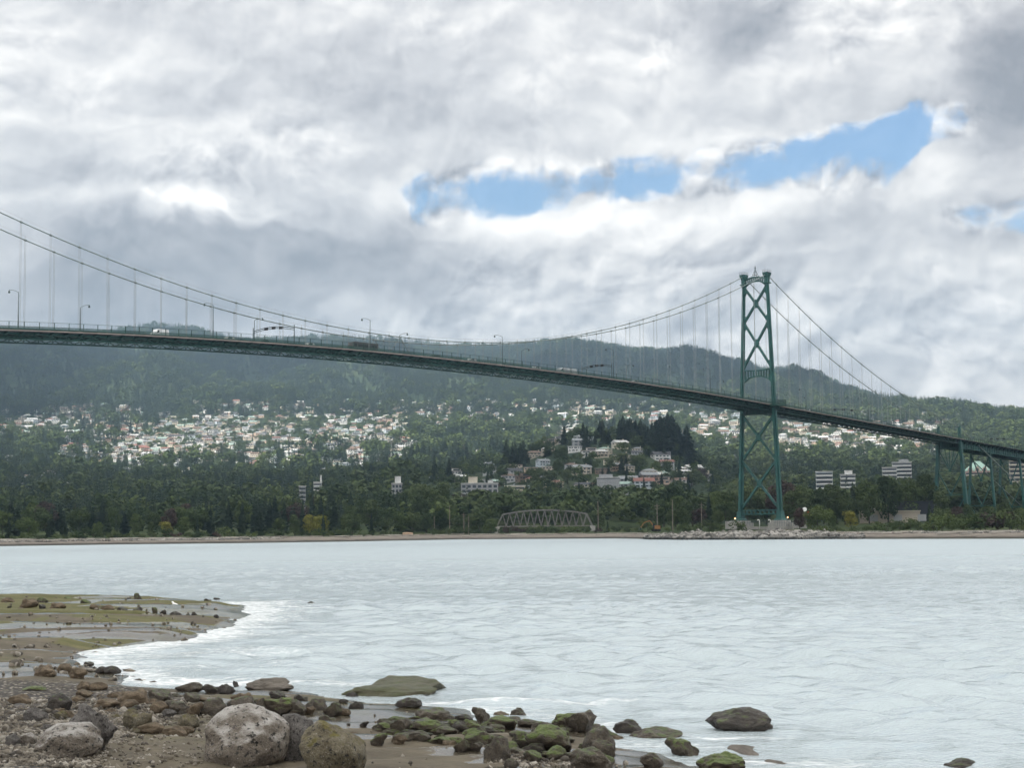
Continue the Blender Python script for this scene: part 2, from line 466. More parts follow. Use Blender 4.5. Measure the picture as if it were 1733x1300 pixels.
# walkway round the legs at deck level
for s in (-1, 1):
    d = MB(); kz = zdeck(KT); y = s*(HC+4.2)
    d.box((0, y, kz-.4), (7.5, 4.2, .5)); d.box((0, y-s*1.0, kz-1.3), (.5, 3.2, 1.5)); d.box((0, s*(HC+1.5), kz-.95), (3.0, 5, .5))
    for ax, ay, sx, sy in ((0, y+s*2.05, 7.5, .06), (-3.7, y, .06, 4.1), (3.7, y, .06, 4.1)):
        for hh in (1.1, 2.2): d.box((ax, ay, kz+hh-.15), (sx, sy, .09))
        n = int(max(sx, sy)/.22)
        for i in range(n):
            t = (i+.5)/n-.5; d.box((ax+t*(sx if sx > 1 else 0), ay+t*(sy if sy > 1 else 0), kz+.95), (.05, .05, 2.2))
    d.build('leg_walkway', M_RAIL, tower)
# beacon frame with star on the top strut
d = MB(); zb = tz(471.5)
for sx in (-1, 1):
    for sy in (-1, 1): d.beam((sx*1.0, sy*1.4, zb), (sx*.15, sy*.2, zb+3.4), .16)
d.beam((-.7, -1, zb+1.2), (.7, 1, zb+1.2), .12); d.box((0, 0, zb+1.25), (1.4, 2.0, .12)); d.box((0, 0, zb+2.3), (.8, 1.1, .12))
for a in range(5):
    t = pi/2 + a*2*pi/5; d.beam((0, 0, zb+4.2), (cos(t)*1.0, cos(t)*.8, zb+4.2+sin(t)*1.15), .55, .3, (1, 1, 0), w2=.08)
d.build('beacon_star', M_STEELG, tower)

# concrete base of the tower with its fenced slab
pier = MB(); zg0 = 3.6
for s in (-1, 1): loft(pier, [(0, leg_y(ZB, s), zg0-6, 9.5, 8.0), (0, leg_y(ZB, s), ZB-1.0, 9.2, 7.6), (0, leg_y(ZB, s), ZB-1.0, 7.4, 6.0), (0, leg_y(ZB, s), ZB, 7.2, 5.8)])
pier.box((0, 0, zg0-1.5), (4.5, leg_y(ZB, 1)*2-7.8, 6.0)); pier.build('tower_pier', M_CONC, bridge)

# cable bent where the cables come down to the deck
bent = empty('cable_bent', (0, 0, 0)); bent.parent = bridge
KB = 59.85
for s in (-1, 1):
    y = s*HC; x = (KB-KT)*PM; zt = zside(59.75)+.3; zdk = zdeck(KB)
    d = MB(); loft(d, [(x, y+s*3.4, 4.0, 2.0, 1.7), (x, y+s*.35, zdk-4, 1.9, 1.5), (x, y, zdk+.2, 1.8, 1.3), (x, y, zt, 1.5, 1.1)])
    for i in range(8):
        t = i/8; yy = lerp(y+s*3.4, y+s*.4, t); z = lerp(6, zdk-5, t); d.box((x, yy, z), (2.1, 1.75, .3))
    loft(d, [(x, y, zt, 2.2, 1.3), (x, y, zt+.5, 1.2, 1.1)]); d.build('leg', M_GREEN, bent)
def panel_brace(mb, x, legs, z_top, z_bot, split):
    """V and inverted-V bracing between two legs; legs(s,z)->y"""
    zz = [z_top + (z_bot-z_top)*t for t in split]
    for i in range(len(zz)-1):
        a, b = zz[i], zz[i+1]; m = Vector((x, 0, b))
        for s in (-1, 1): mb.beam((x, legs(s, a), a), m, .5, .55, (1, 0, 0))
        if i % 2 == 1: mb.beam((x, legs(-1, b), b), (x, legs(1, b), b), .4, .45, (1, 0, 0))
        mb.box((x, 0, b), (.6, 1.3, 1.2))
d = MB(); x = (KB-KT)*PM; zdk = zdeck(KB)
def bl(s, z): return s*(HC + .35 + 3.05*max(0, (zdk-4-z))/(zdk-8))
panel_brace(d, x, bl, zdk-4.5, 6, (0, .3, .62, 1.0))
d.beam((x, bl(-1, zdk-4.5), zdk-4.5), (x, bl(1, zdk-4.5), zdk-4.5), .6, .8, (1, 0, 0))
zq = lerp(zdk-4.5, 6, .3); d.beam((x, bl(-1, zq), zq-.4), (x, bl(1, zq), zq-.4), .3, .4, (1, 0, 0))
for s in (-.5, 0, .5): d.beam((x, s*CW*.45, zdk-4.5), (x, s*1.2, zq+.5), .35, .4, (1, 0, 0))
d.build('brace', M_GREEN, bent)

# ------------------------------------------------------------------ approach viaduct on the far bank
viaduct = empty('approach_viaduct', bw(63.8, HC, 0), YAW)
tag(viaduct, 'green steel approach viaduct of plate girders on braced bents beyond the cable bent', 'viaduct')
KV0, KV1 = 59.95, 78.0
_KT = KT
def LV(k, v, z): return ((k-63.8)*PM, v-HC, z)
_L = L; L = LV
for v in (.6, CW-.6):
    d = MB(); strip(d, KV0, KV1, v-.1, v+.1, -4.3, -.45, 1.0); strip(d, KV0, KV1, v-.45, v+.45, -4.42, -4.28, 1.0); strip(d, KV0, KV1, v-.45, v+.45, -.62, -.44, 1.0)
    k = KV0+.2
    while k < KV1: d.box(LV(k, v, zdeck(k)-2.4), (.18, .7, 3.6)); k += .3
    d.build('plate_girder', M_GREEN, viaduct)
d = MB(); strip(d, KV0, KV1, V0, V1, -.4, -.08, 1.0); d.build('deck_slab', M_ASPH, viaduct)
d = MB()
k = KV0
while k < KV1:
    z = zdeck(k)
    for va, vb in ((V0+.2, .2), (CW-.2, V1-.2)): MB().extrude([LV(k, va, z-.42), LV(k, vb, z-.42), LV(k, vb, z-2.0), LV(k, va, z-.7)], (.25, 0, 0)).build('bracket', M_DARKG, viaduct)
    k += .5
for v in (V0+.05, V1-.2):
    d = MB(); strip(d, KV0, KV1, v+.03, v+.09, 1.2, 1.3, 1.0)
    k = KV0
    while k < KV1: d.box(LV(k, v+.06, zdeck(k)+.6), (.14, .12, 1.4)); k += .25
    n = int((KV1-KV0)*PM/.25)
    for i in range(n):
        k = KV0+(KV1-KV0)*i/n; x, y, z = LV(k, v+.06, zdeck(k)-.05); d.add([(x-.04, y, z), (x+.04, y, z), (x+.04, y, z+1.22), (x-.04, y, z+1.22)], [(0, 1, 2, 3)])
    d.build('railing', M_RAIL, viaduct)
for kb in (63.75, 67.75, 71.75):
    b = empty('bent', (0, 0, 0)); b.parent = viaduct; x = (kb-63.8)*PM; zt = zdeck(kb)-4.45
    def vl(s, z): return s*(HC-.6 + 3.0*(zt-z)/zt)
    for s in (-1, 1):
        d = MB(); loft(d, [(x, vl(s, 4), 4, 1.35, 1.2), (x, vl(s, zt), zt, 1.2, 1.0)])
        for i in range(7): z = lerp(6, zt-2, i/6); d.box((x, vl(s, z), z), (1.45, 1.3, .2))
        d.build('leg', M_GREEN, b)
    d = MB(); panel_brace(d, x, vl, zt-.4, 6, (0, .38, .75, 1.0)); d.beam((x, vl(-1, zt)-.3, zt-.3), (x, vl(1, zt)+.3, zt-.3), .6, .8, (1, 0, 0))
    d.build('brace', M_GREEN, b)
L = _L
# backstay cables from the bent down to the anchorage
for v in (0.0, CW):
    ka, za = plane_hit(1733, 828, 0.0)
    d = MB(); d.tube([L(59.7, v, zside(59.7)+.1), L(ka, v, za), L(ka + (ka-59.7)*.45, v, za + (za-zside(59.7))*.45)], .28, 8)
    d.build('backstay_cable', M_CABLE, bridge, True)
# ------------------------------------------------------------------ lamp posts, lane signals and traffic on the bridge
def lamp_post(k, v, arm_dir, height=9.6, label='', grp='tall curved-arm lamp posts along the bridge'):
    """arm_dir: +1 towards the tower end, -1 away from it (along the bridge), leaning over the road"""
    p = bw(k, v, zdeck(k)); r = empty('street_lamp', p, YAW)
    d = MB(); d.tube([(0, 0, -.3), (0, 0, .9)], [.2, .17], 8); d.tube([(0, 0, .9), (0, 0, height)], [.13, .085], 8); d.box((0, 0, .25), (.5, .5, .5))
    d.build('post', M_STEELG, r, True)
    d = MB(); s = 1 if v < HC else -1
    pts = []
    for i in range(8):
        t = i/7; pts.append((arm_dir*1.2*t, s*2.6*t, height-.1+.75*sin(t*pi*.62)))
    d.tube(pts, .065, 6); d.build('arm', M_STEELG, r, True)
    e = pts[-1]; d = MB(); d.tube([(e[0], e[1], e[2]+.05), (e[0], e[1], e[2]-.25), (e[0], e[1], e[2]-.55)], [.08, .22, .34], 8)
    d.ball((e[0], e[1], e[2]-.6), (.3, .3, .22), 8, 5); d.build('lamp_head', M_STEELG, r, True)
    tag(r, label, 'street lamp', grp); return r
names_near = ['street lamp on the near sidewalk, first in the row from the open-water end of the bridge', None]
OR = ['first', 'second', 'third', 'fourth', 'fifth', 'sixth', 'seventh', 'eighth', 'ninth', 'tenth', 'eleventh', 'twelfth', 'thirteenth', 'fourteenth', 'fifteenth', 'sixteenth', 'seventeenth', 'eighteenth', 'nineteenth', 'twentieth']
near_ks = [34.94, 27.85, 20.88, 13.85, 6.89, -.18]
for i, k in enumerate(near_ks):
    h = {27.85: 11.6}.get(k, 10.4)
    lamp_post(k, V0+.5, -1, h, f'tall green lamp post on the near sidewalk, {OR[i]} from the tower over the water')
far_ks = [38.0, 31.0, 24.0, 17.04, 10.05, 3.1]
for i, k in enumerate(far_ks):
    lamp_post(k, V1-.5, 1, 9.0, f'lamp post on the far sidewalk of the bridge, {OR[i]} from the tower over the water')
for i, k in enumerate([43.1, 49.2, 56.6]):
    lamp_post(k, V0+.5, -1, 9.6, f'near-side lamp post on the sloping side span, {OR[i]} from the tower towards the viaduct')
for i, k in enumerate([45.2, 52.3]):
    lamp_post(k, V1-.5, 1, 8.6, f'far-side lamp post on the sloping side span, {OR[i]} from the tower towards the viaduct')
for i, k in enumerate([63.0]):
    lamp_post(k, V0+.5, -1, 8.6, 'lamp post on the approach viaduct just past the cable bent')

def lane_gantry(kf_, kn, label, hn=6.4, grp='arched lane signal gantries over the bridge roadway'):
    a = bw(kf_, V1-.5, zdeck(kf_)); b = bw(kn, V0+.6, zdeck(kn))
    c = (a+b)/2; r = empty('lane_signal_gantry', (c.x, c.y, min(a.z, b.z)), atan2(b.y-a.y, b.x-a.x))
    n = Vector((b.x-a.x, b.y-a.y)).length; za, zb = a.z-min(a.z, b.z), b.z-min(a.z, b.z)
    for x, z in ((-n/2, za), (n/2, zb)):
        d = MB(); d.tube([(x, 0, z-.3), (x, 0, z+hn)], [.17, .13], 8); d.build('post', M_STEELG, r)
    d = MB(); top = []
    for i in range(13):
        t = i/12; top.append((lerp(-n/2, n/2, t), 0, lerp(za, zb, t)+hn-1.1+1.5*sin(pi*(.12+.76*t))-.55))
    d.tube(top, .13, 6); d.tube([(x, y, z-.55) for x, y, z in top], .11, 6)
    for i in range(0, 13): d.tube([top[i], (top[i][0], 0, top[i][2]-.55)], .04, 4)
    d.build('arched_beam', M_STEELG, r)
    for t in (.32, .5, .68):
        i = t*12; q = Vector(top[int(i)]).lerp(Vector(top[int(i)+1]), i-int(i))
        d = MB(); d.box((q.x, 0, q.z-.35), (1.35, .35, .85)); d.box((q.x-.33, -.2, q.z-.35), (.4, .06, .4)); d.box((q.x+.33, -.2, q.z-.35), (.4, .06, .4)); d.build('signal_head', M_SIGNALB, r)
    tag(r, label, 'signal gantry', grp)
lane_gantry(10.0, 10.33, 'arched lane signal gantry on the highest water-end part of the deck')
lane_gantry(27.9, 27.75, 'arched lane signal gantry over the deck between mid-span and the tower')
lane_gantry(47.2, 49.1, 'arched lane signal gantry on the side span past the tower', 6.0)
lane_gantry(65.6, 66.6, 'arched lane signal gantry on the approach viaduct', 6.0)

def car_paint(name, c): return paint(name, c, .3, .05, .5, .5)
M_CARW, M_CARK, M_CARG, M_CARR, M_CARB = car_paint('white_car_paint', (.8, .8, .8)), car_paint('black_car_paint', (.03, .03, .035)), car_paint('silver_car_paint', (.42, .44, .45)), car_paint('dark_red_car_paint', (.2, .02, .02)), car_paint('blue_car_paint', (.04, .09, .2))
def vehicle(name, k, v, prof, w, bodym, label, cat, glass, wheels, face=1, grp=None):
    """prof: side outline (x,z) polygon extruded across; glass: list of (x0,x1,z0,z1); wheels: x positions"""
    r = empty(name, bw(k, v, zdeck(k)-.1), YAW + (0 if face > 0 else pi)); d = MB()
    pts = [(x, -w/2, z) for x, z in prof]; d.extrude(pts, (0, w, 0)); d.build('body', bodym, r)
    for x0, x1, z0, z1, x0t, x1t in glass:
        g = MB()
        for s in (-1, 1):
            y = s*(w/2+.008); q = [(x0, y, z0), (x1, y, z0), (x1t, y, z1), (x0t, y, z1)]; g.add(q, [(0, 1, 2, 3)])
        g.build('window', M_GLASSD, r)
    for x in wheels:
        for s in (-1, 1):
            g = MB(); g.tube([(x, s*(w/2-.22), .33), (x, s*(w/2+.02), .33)], .33, 12); g.build('wheel', M_TYRE, r)
    tag(r, label, cat, grp); return r
SEDAN = [(-2.2, .3), (2.2, .3), (2.25, .75), (1.9, .92), (1.05, .98), (.45, 1.44), (-.95, 1.46), (-1.6, 1.05), (-2.2, .98)]
HATCH = [(-2.0, .3), (2.1, .3), (2.15, .8), (1.8, .98), (1.0, 1.05), (.45, 1.55), (-1.4, 1.58), (-2.0, 1.1)]
SUV = [(-2.3, .35), (2.3, .35), (2.35, .95), (2.1, 1.12), (1.15, 1.2), (.5, 1.75), (-1.8, 1.8), (-2.3, 1.25)]
VAN = [(-2.9, .35), (2.8, .35), (2.9, .9), (2.5, 1.3), (2.0, 1.5), (1.35, 2.45), (.9, 2.6), (-2.85, 2.6)]
BUS = [(-5.9, .35), (5.9, .35), (5.95, 1.6), (5.75, 3.05), (5.0, 3.2), (-5.9, 3.2)]
def sedan(k, v, m, label, prof=SEDAN, cat='car', face=1, up=0): 
    zt = max(z for x, z in prof); g = [(-.9, 0.15, zt*.68, zt-.1, -.85, 0.1), (.22, .92, zt*.68, zt-.1, .18, .42)]
    return vehicle('car', k, v, prof, 1.85, m, label, cat, g, (-1.35, 1.35), face, 'cars crossing the bridge')
vehicle('van', 5.15, 2.6, VAN, 2.1, M_CARW, 'white high-roofed delivery van on the bridge deck above the wooded ridge', 'van', [(.75, 1.6, 1.55, 2.25, .75, 1.2), (2.0, 2.42, 1.45, 1.6, 1.9, 2.2)], (-1.8, 1.8), -1)
vehicle('bus', 13.95, 2.4, BUS, 2.55, paint('bus_dark_paint', (.06, .06, .055), .4), 'dark-roofed city bus crossing mid-span behind the railing', 'bus', [(-5.4, 3.6, 1.5, 2.55, -5.4, 3.6), (4.0, 5.5, 1.3, 2.7, 4.0, 5.4)], (-3.4, 3.6), -1)
sedan(7.9, 2.6, M_CARW, 'pale car passing the lamp post behind the white van', HATCH, face=-1)
sedan(9.4, 2.6, M_CARK, 'black car between the two posts of the water-end signal gantry', SEDAN, face=-1)
sedan(11.4, 2.6, M_CARW, 'small white hatchback just past the water-end signal gantry', HATCH, face=-1)
sedan(17.6, 2.6, M_CARK, 'black car near the mid-span cable tie', SUV, face=-1)
sedan(19.6, 2.6, M_CARW, 'white car between the mid-span tie and a near-side lamp post', SUV, face=-1)
sedan(21.4, 2.6, M_CARG, 'silver car right beside a tall near-side lamp post past mid-span', SEDAN, face=-1)
sedan(23.4, 2.6, M_CARW, 'white sport utility car ahead of a long pale truck', SUV, face=-1)
vehicle('truck', 25.35, 2.6, [(-5, .5), (5, .5), (5.05, 1.3), (4.6, 2.3), (3.4, 2.35), (3.4, 2.3), (3.3, 2.6), (-5, 2.6)], 2.4, M_CARG, 'long pale grey truck just before the second signal gantry', 'truck', [(3.7, 4.7, 1.4, 2.1, 3.7, 4.45)], (-3.6, -2.4, 3.6), -1)
sedan(29.9, 2.6, M_CARG, 'silver car past the second signal gantry towards the tower', SUV, face=-1)
sedan(33.2, 6.0, M_CARB, 'blue car nearing the tower on the middle lane', SUV, face=1)
sedan(43.9, 2.6, M_CARW, 'white car on the side span beside the first lamp past the tower', SUV, face=-1)
sedan(54.2, 2.6, M_CARW, 'white car on the side span well before the cable bent', SUV, face=-1)
# ------------------------------------------------------------------ far bank and mountain: one height function
_c0 = ray(0, 850); _c1 = ray(1733, 850); C0, C1 = _c0[0]/_c0[1], _c1[0]/_c1[1]
def colx(px): return C0 + (C1-C0)*px/1733.0
def pxof(X, Y): return (np.asarray(X)/np.asarray(Y) - C0)/(C1-C0)*1733.0
SH = np.array([(-2500, 680), (-600, 690), (0, 702), (200, 742), (400, 752), (600, 800), (780, 905), (900, 880), (1040, 850), (1082, 800), (1100, 735), (1160, 692), (1240, 672), (1400, 655), (1733, 580), (2400, 520), (4200, 500)], float)
SKY = np.array([(-2500, 560), (-600, 560), (-250, 560), (0, 560), (60, 562), (150, 566), (190, 560), (215, 554), (250, 550), (300, 552), (330, 556), (355, 563), (420, 576), (500, 574), (560, 570), (640, 572), (760, 584), (860, 586), (920, 578), (965, 575), (1000, 580), (1080, 592), (1130, 592), (1165, 589), (1200, 597), (1240, 609), (1262, 613), (1310, 626), (1345, 622), (1400, 641), (1440, 657), (1500, 678), (1560, 686), (1630, 688), (1660, 696), (1733, 704), (1900, 712), (2600, 735), (4200, 760)], float)
SKYZ = np.array([at(p, y, 5500).z - 10 for p, y in SKY])
def shore(px): return np.interp(px, SH[:, 0], SH[:, 1])
BY = [1000, 1300, 1700, 2200, 2700, 3300]; BZ = [7, 17, 34, 72, 140, 230]
def smst(x, a, b): t = np.clip((x-a)/(b-a), 0, 1); return t*t*(3-2*t)
def zg(X, Y):
    X = np.asarray(X, float); Y = np.asarray(Y, float); px = pxof(X, Y); d = Y - shore(px)
    z = np.where(d < 0, np.maximum(d*.09, -4), np.where(d < 26, d*.088, 2.29 + (d-26)*.019))
    z = np.where(Y > 1000, np.interp(Y, BY, BZ), np.minimum(z, 7.0))
    sk = np.interp(px, SKY[:, 0], SKYZ)
    wig = 26*np.sin(px*.011+Y*.0031) + 18*np.sin(px*.023-Y*.0047+1.3) + 10*np.sin(px*.051+Y*.008)
    up = np.clip((Y-3300)/2200, 0, None); t = np.clip(up, 0, 1)
    zz = 230 + (sk-230)*(t**.92) + wig*np.sin(pi*t)*1.0
    zz = np.where(Y > 5500, sk - (Y-5500)*.35, zz)
    z = np.where(Y > 3300, zz, z)
    z = np.where((Y > 2300) & (Y < 5500), np.minimum(z, H + (sk-H)*np.clip(Y, 1, 5500)/5500*.988), z)
    # wooded knoll before the mountain
    a = np.where(px < 1020, np.exp(-((px-1020)/215)**2), np.exp(-(np.abs(px-1020)/170)**3.4))
    z = z + 61*a*np.exp(-((Y-1730)/330)**2) + 15*np.exp(-((px-700)/90)**2)*np.exp(-((Y-1650)/260)**2)
    return z
def ground(px, Y): 
    X = colx(px)*Y; return Vector((float(X), float(Y), float(zg(X, Y))))
def hit(px, py, y0=640, y1=5600, step=6.0):
    r = ray(px, py); Ys = np.arange(y0, y1, step); t = Ys/r[1]; X = r[0]*t; Z = H + r[2]*t
    below = np.nonzero(zg(X, Ys) >= Z)[0]
    if len(below) == 0: return None
    i = below[0]; return Vector((float(X[i]), float(Ys[i]), float(zg(X[i], Ys[i]))))

cols = np.concatenate([np.arange(-2500, -400, 60), np.arange(-400, 2200, 8), np.arange(2200, 4200, 60)])
dist = np.concatenate([np.arange(560, 960, 4), np.arange(960, 1400, 16), np.arange(1400, 3300, 26), np.arange(3300, 5700, 40), [5900, 6200]])
CC, DD = np.meshgrid(colx(cols), dist, indexing='ij'); XX = CC*DD
ZZ = zg(XX, DD); keep_noise = RS.normal(0, .10, ZZ.shape); ZZ = ZZ + np.where(ZZ > .4, keep_noise, 0)
def terrain_mat(T, b):
    p = T.pos(); z = T.sep(p)[2]; n = T.noise(p, .02, 6, .65); nf = T.noise(p, .35, 4, .6); nb = T.noise(T.vm('MULTIPLY', p, (.02, .05, 1.)), 3., 4, .6)
    zz = T.m('ADD', z, T.m('MULTIPLY', T.m('SUBTRACT', nb, .5), 1.3))
    beach = T.ramp(T.m('DIVIDE', zz, 3.0), [(.0, (.035, .035, .026)), (.2, (.06, .053, .042)), (.3, (.19, .165, .14)), (.6, (.27, .235, .20)), (.8, (.21, .19, .16))])
    beach = T.mix(T.m('MULTIPLY', nf, .35), beach, (.12, .11, .09))
    veg = T.ramp(n, [(.3, (.022, .036, .014)), (.5, (.04, .058, .02)), (.62, (.07, .08, .032)), (.75, (.05, .066, .024))])
    up = T.ramp(T.noise(p, .012, 5, .6), [(.35, (.022, .036, .02)), (.5, (.035, .052, .026)), (.68, (.055, .07, .034))])
    veg = T.mix(T.smooth(z, 8., 20.), veg, up)
    T.put(b.inputs['Base Color'], T.mix(T.smooth(zz, 2.0, 2.9), beach, veg)); T.put(b.inputs['Roughness'], .95); T.put(b.inputs['Specular IOR Level'], .1)
    T.put(b.inputs['Normal'], T.bump(nf, .6, .6))
M_TERR = material('far_bank_ground', terrain_mat)
me = np_mesh('hills', np.stack([XX.ravel(), DD.ravel(), ZZ.ravel()], 1), grid_faces(len(cols), len(dist)), M_TERR)
hills = link(bpy.data.objects.new('hills', me)); tag(hills, kind='structure')

# ------------------------------------------------------------------ foliage
def leaf_mat(name, c0, c1, rough=.75, amount=.8):
    def fn(T, b):
        r = T.rand(); n = T.noise(T.obj(), .35, 3, .6); n2 = T.noise(T.obj(), 2.6, 2, .6)
        f = T.m('ADD', T.m('MULTIPLY', r, .55), T.m('ADD', T.m('MULTIPLY', n, .55), T.m('MULTIPLY', T.m('SUBTRACT', n2, .5), .5)))
        col = T.ramp(f, [(.25, c0), (.85, c1)])
        T.put(b.inputs['Base Color'], col); T.put(b.inputs['Roughness'], rough); T.put(b.inputs['Specular IOR Level'], .15)
        tr = T.node('ShaderNodeBsdfTranslucent'); T.put(tr.inputs[0], col); mx = T.node('ShaderNodeMixShader'); mx.inputs[0].default_value = .25
        T.l.new(b.outputs[0], mx.inputs[1]); T.l.new(tr.outputs[0], mx.inputs[2]); return mx.outputs[0]
    return material(name, fn)
M_LEAF = leaf_mat('broad_leaves', (.036, .058, .022), (.092, .12, .045))
M_LEAFL = leaf_mat('light_leaves', (.062, .09, .03), (.105, .14, .045))
M_LEAFB = leaf_mat('purple_brown_leaves', (.05, .035, .035), (.085, .06, .05))
M_LEAFY = leaf_mat('yellow_green_leaves', (.16, .17, .03), (.26, .24, .06))
M_CONI = leaf_mat('conifer_needles', (.018, .034, .024), (.064, .09, .054))
M_BARK = paint('bark', (.07, .055, .042), .95, .35, .8)

def leaf_quads(C, N, S, rs, up=.0):
    n = len(C); t = rs.normal(size=(n, 3)); N = N/np.linalg.norm(N, axis=1, keepdims=True)
    a = np.cross(N, t); a /= np.linalg.norm(a, axis=1, keepdims=True) + 1e-9; b = np.cross(N, a)
    s = S[:, None]; asp = rs.uniform(.55, 1.0, (n, 1))
    V = np.stack([C - a*s, C - b*s*asp, C + a*s, C + b*s*asp], 1).reshape(-1, 3)
    return V, np.arange(4*n).reshape(-1, 4)
def broad_crown(seed, nblob=16, nleaf=1500, size=.05, shape=(.42, .42, .40), cz=.60):
    """unit-height tree crown made of leaf clumps gathered on uneven sub-crowns"""
    rs = np.random.RandomState(seed); Cs = []; Ns = []; Ss = []
    for i in range(nblob):
        while True:
            q = rs.uniform(-1, 1, 3)
            if .25 < np.linalg.norm(q) < 1: break
        q = q/np.linalg.norm(q)*rs.uniform(.45, .78); c = q*np.array(shape) + (0, 0, cz); r = rs.uniform(.12, .2)*(shape[0]/.42)**.5
        n = int(nleaf/nblob*rs.uniform(.7, 1.3)); dn = rs.normal(size=(n, 3)); dn /= np.linalg.norm(dn, axis=1, keepdims=True)
        rad = r*(rs.uniform(.35, 1, (n, 1))**.45)*np.array([1.1, 1.1, .85]); P = c + dn*rad
        Cs.append(P); Ns.append(dn + rs.normal(0, .55, (n, 3)) + (0, 0, .25)); Ss.append(rs.uniform(.5, 1.15, n)*size)
    return leaf_quads(np.concatenate(Cs), np.concatenate(Ns), np.concatenate(Ss), rs)
def conifer_crown(seed, layers=24, per=9, rmax=.17, base=.10, jag=.35, droop=.35):
    rs = np.random.RandomState(seed); V = []; Fq = []; n = 0
    for i in range(layers):
        t = i/(layers-1); z = base + (1-base)*t**.92; R = rmax*((1-t)**.78)*rs.uniform(1-jag, 1.12) + .012
        k = max(4, int(per*(1-.5*t))); a0 = rs.uniform(0, 6.28)
        for j in range(k):
            a = a0 + 6.283*j/k + rs.normal(0, .22); r = R*rs.uniform(.6, 1.12); w = r*.33 + .008; dz = -droop*r*rs.uniform(.5, 1.5) - .008
            ca, sa = cos(a), sin(a); h0 = z + rs.uniform(-.012, .012)
            p0 = (0, 0, h0+.012); m1 = (ca*r*.6 - sa*w, sa*r*.6 + ca*w, h0+dz*.5); p2 = (ca*r, sa*r, h0+dz); m3 = (ca*r*.6 + sa*w, sa*r*.6 - ca*w, h0+dz*.5)
            V += [p0, m1, p2, m3]; Fq.append((n, n+1, n+2, n+3)); n += 4
            if rs.rand() < .65:      # hanging spray
                V += [(ca*r*.25, sa*r*.25, h0), (ca*r*.95, sa*r*.95, h0+dz*.9), (ca*r*.8, sa*r*.8, h0+dz-.035), (ca*r*.3, sa*r*.3, h0-.045)]; Fq.append((n, n+1, n+2, n+3)); n += 4
    return np.array(V), np.array(Fq)
def trunk_mesh(name, seed, h=.55, r=.018, limbs=5):
    rs = random.Random(seed); d = MB(); pts = []
    x = y = 0
    for i in range(6):
        t = i/5; pts.append((x, y, h*t - .02)); x += rs.uniform(-.012, .012); y += rs.uniform(-.012, .012)
    d.tube(pts, [r*(1.35 if i == 0 else 1-.13*i) for i in range(6)], 6)
    for i in range(limbs):
        q = Vector(pts[rs.randint(2, 4)]); a = rs.uniform(0, 6.28); l = rs.uniform(.15, .28)
        e = q + Vector((cos(a)*l, sin(a)*l, l*rs.uniform(.5, 1.0))); m = (q+e)/2 + Vector((0, 0, -.02))
        d.tube([q, m, e], [r*.5, r*.35, r*.15], 5)
    return d.mesh(name, M_BARK, True)
PROTO = {}
def proto(kind, i):
    key = (kind, i)
    if key in PROTO: return PROTO[key]
    if kind == 'broad': V, Fq = broad_crown(100+i, 20, 2300, .029, ((.40, .40, .42), (.34, .34, .45), (.46, .46, .40), (.31, .31, .46))[i], .53); tr = trunk_mesh('trunk', i)
    elif kind == 'conifer': V, Fq = conifer_crown(200+i, 30, 11, (.17, .20, .15, .23)[i], .03); tr = trunk_mesh('trunk', 50+i, .9, .012, 0)
    elif kind == 'bush': V, Fq = broad_crown(300+i, 10, 520, .055, (.62, .62, .42), .42); tr = trunk_mesh('trunk', 80+i, .4, .02, 4)
    cm = np_mesh('crown', V, Fq, M_LEAF if kind != 'conifer' else M_CONI, False); PROTO[key] = (cm, tr); return PROTO[key]
def override(o, m): o.material_slots[0].link = 'OBJECT'; o.material_slots[0].material = m
TREES = []
def tree(kind, i, pos, h, wide, mat=None, name=None, base='', group='', cat='tree'):
    cm, tr = proto(kind, i); r = empty(name or ('conifer_tree' if kind == 'conifer' else 'broadleaf_tree'), pos, random.uniform(0, 6.28)); r.scale = (h*wide, h*wide, h)
    for nm, me in (('crown', cm), ('trunk', tr)):
        o = link(bpy.data.objects.new(nm, me)); o.parent = r
        if nm == 'crown' and mat: override(o, mat)
    tag(r, None, cat, group); TREES.append((r, base, pos)); return r

# landmarks along the picture that a label can point to
LAND = [(28, 'the sixth near-side lamp'), (140, 'the lamp before the van'), (270, 'the white van'), (359, 'the fifth near-side lamp'), (467, 'the water-end gantry'), (531, 'the white hatchback'), (627, 'the bus'), (690, 'the mid-span tie'), (797, 'the lone white car'), (849, 'the third near-side lamp'), (960, 'the long truck'), (1020, 'the second gantry'), (1110, 'the lampless deck stretch'), (1201, 'the first near-side lamp'), (1285, 'the bridge tower'), (1370, 'the tower walkway'), (1445, 'the side-span gantry'), (1530, 'the mid side span'), (1605, 'the cable bent'), (1700, 'the viaduct gantry')]
def landmark(px): return min(LAND, key=lambda q: abs(q[0]-px))[1]
def ordinal_label(items, tail='towards the viaduct'):
    """items: (obj, base, px). Same bases get an ordinal so that each label points to one thing."""
    g = {}
    for o, b, px in items: g.setdefault(b, []).append((px, o))
    for b, q in g.items():
        q.sort(key=lambda e: e[0])
        for i, (px, o) in enumerate(q):
            o['label'] = b if len(q) == 1 else f'{b}, {OR[i] if i < 20 else str(i+1) + "th"} {tail}'

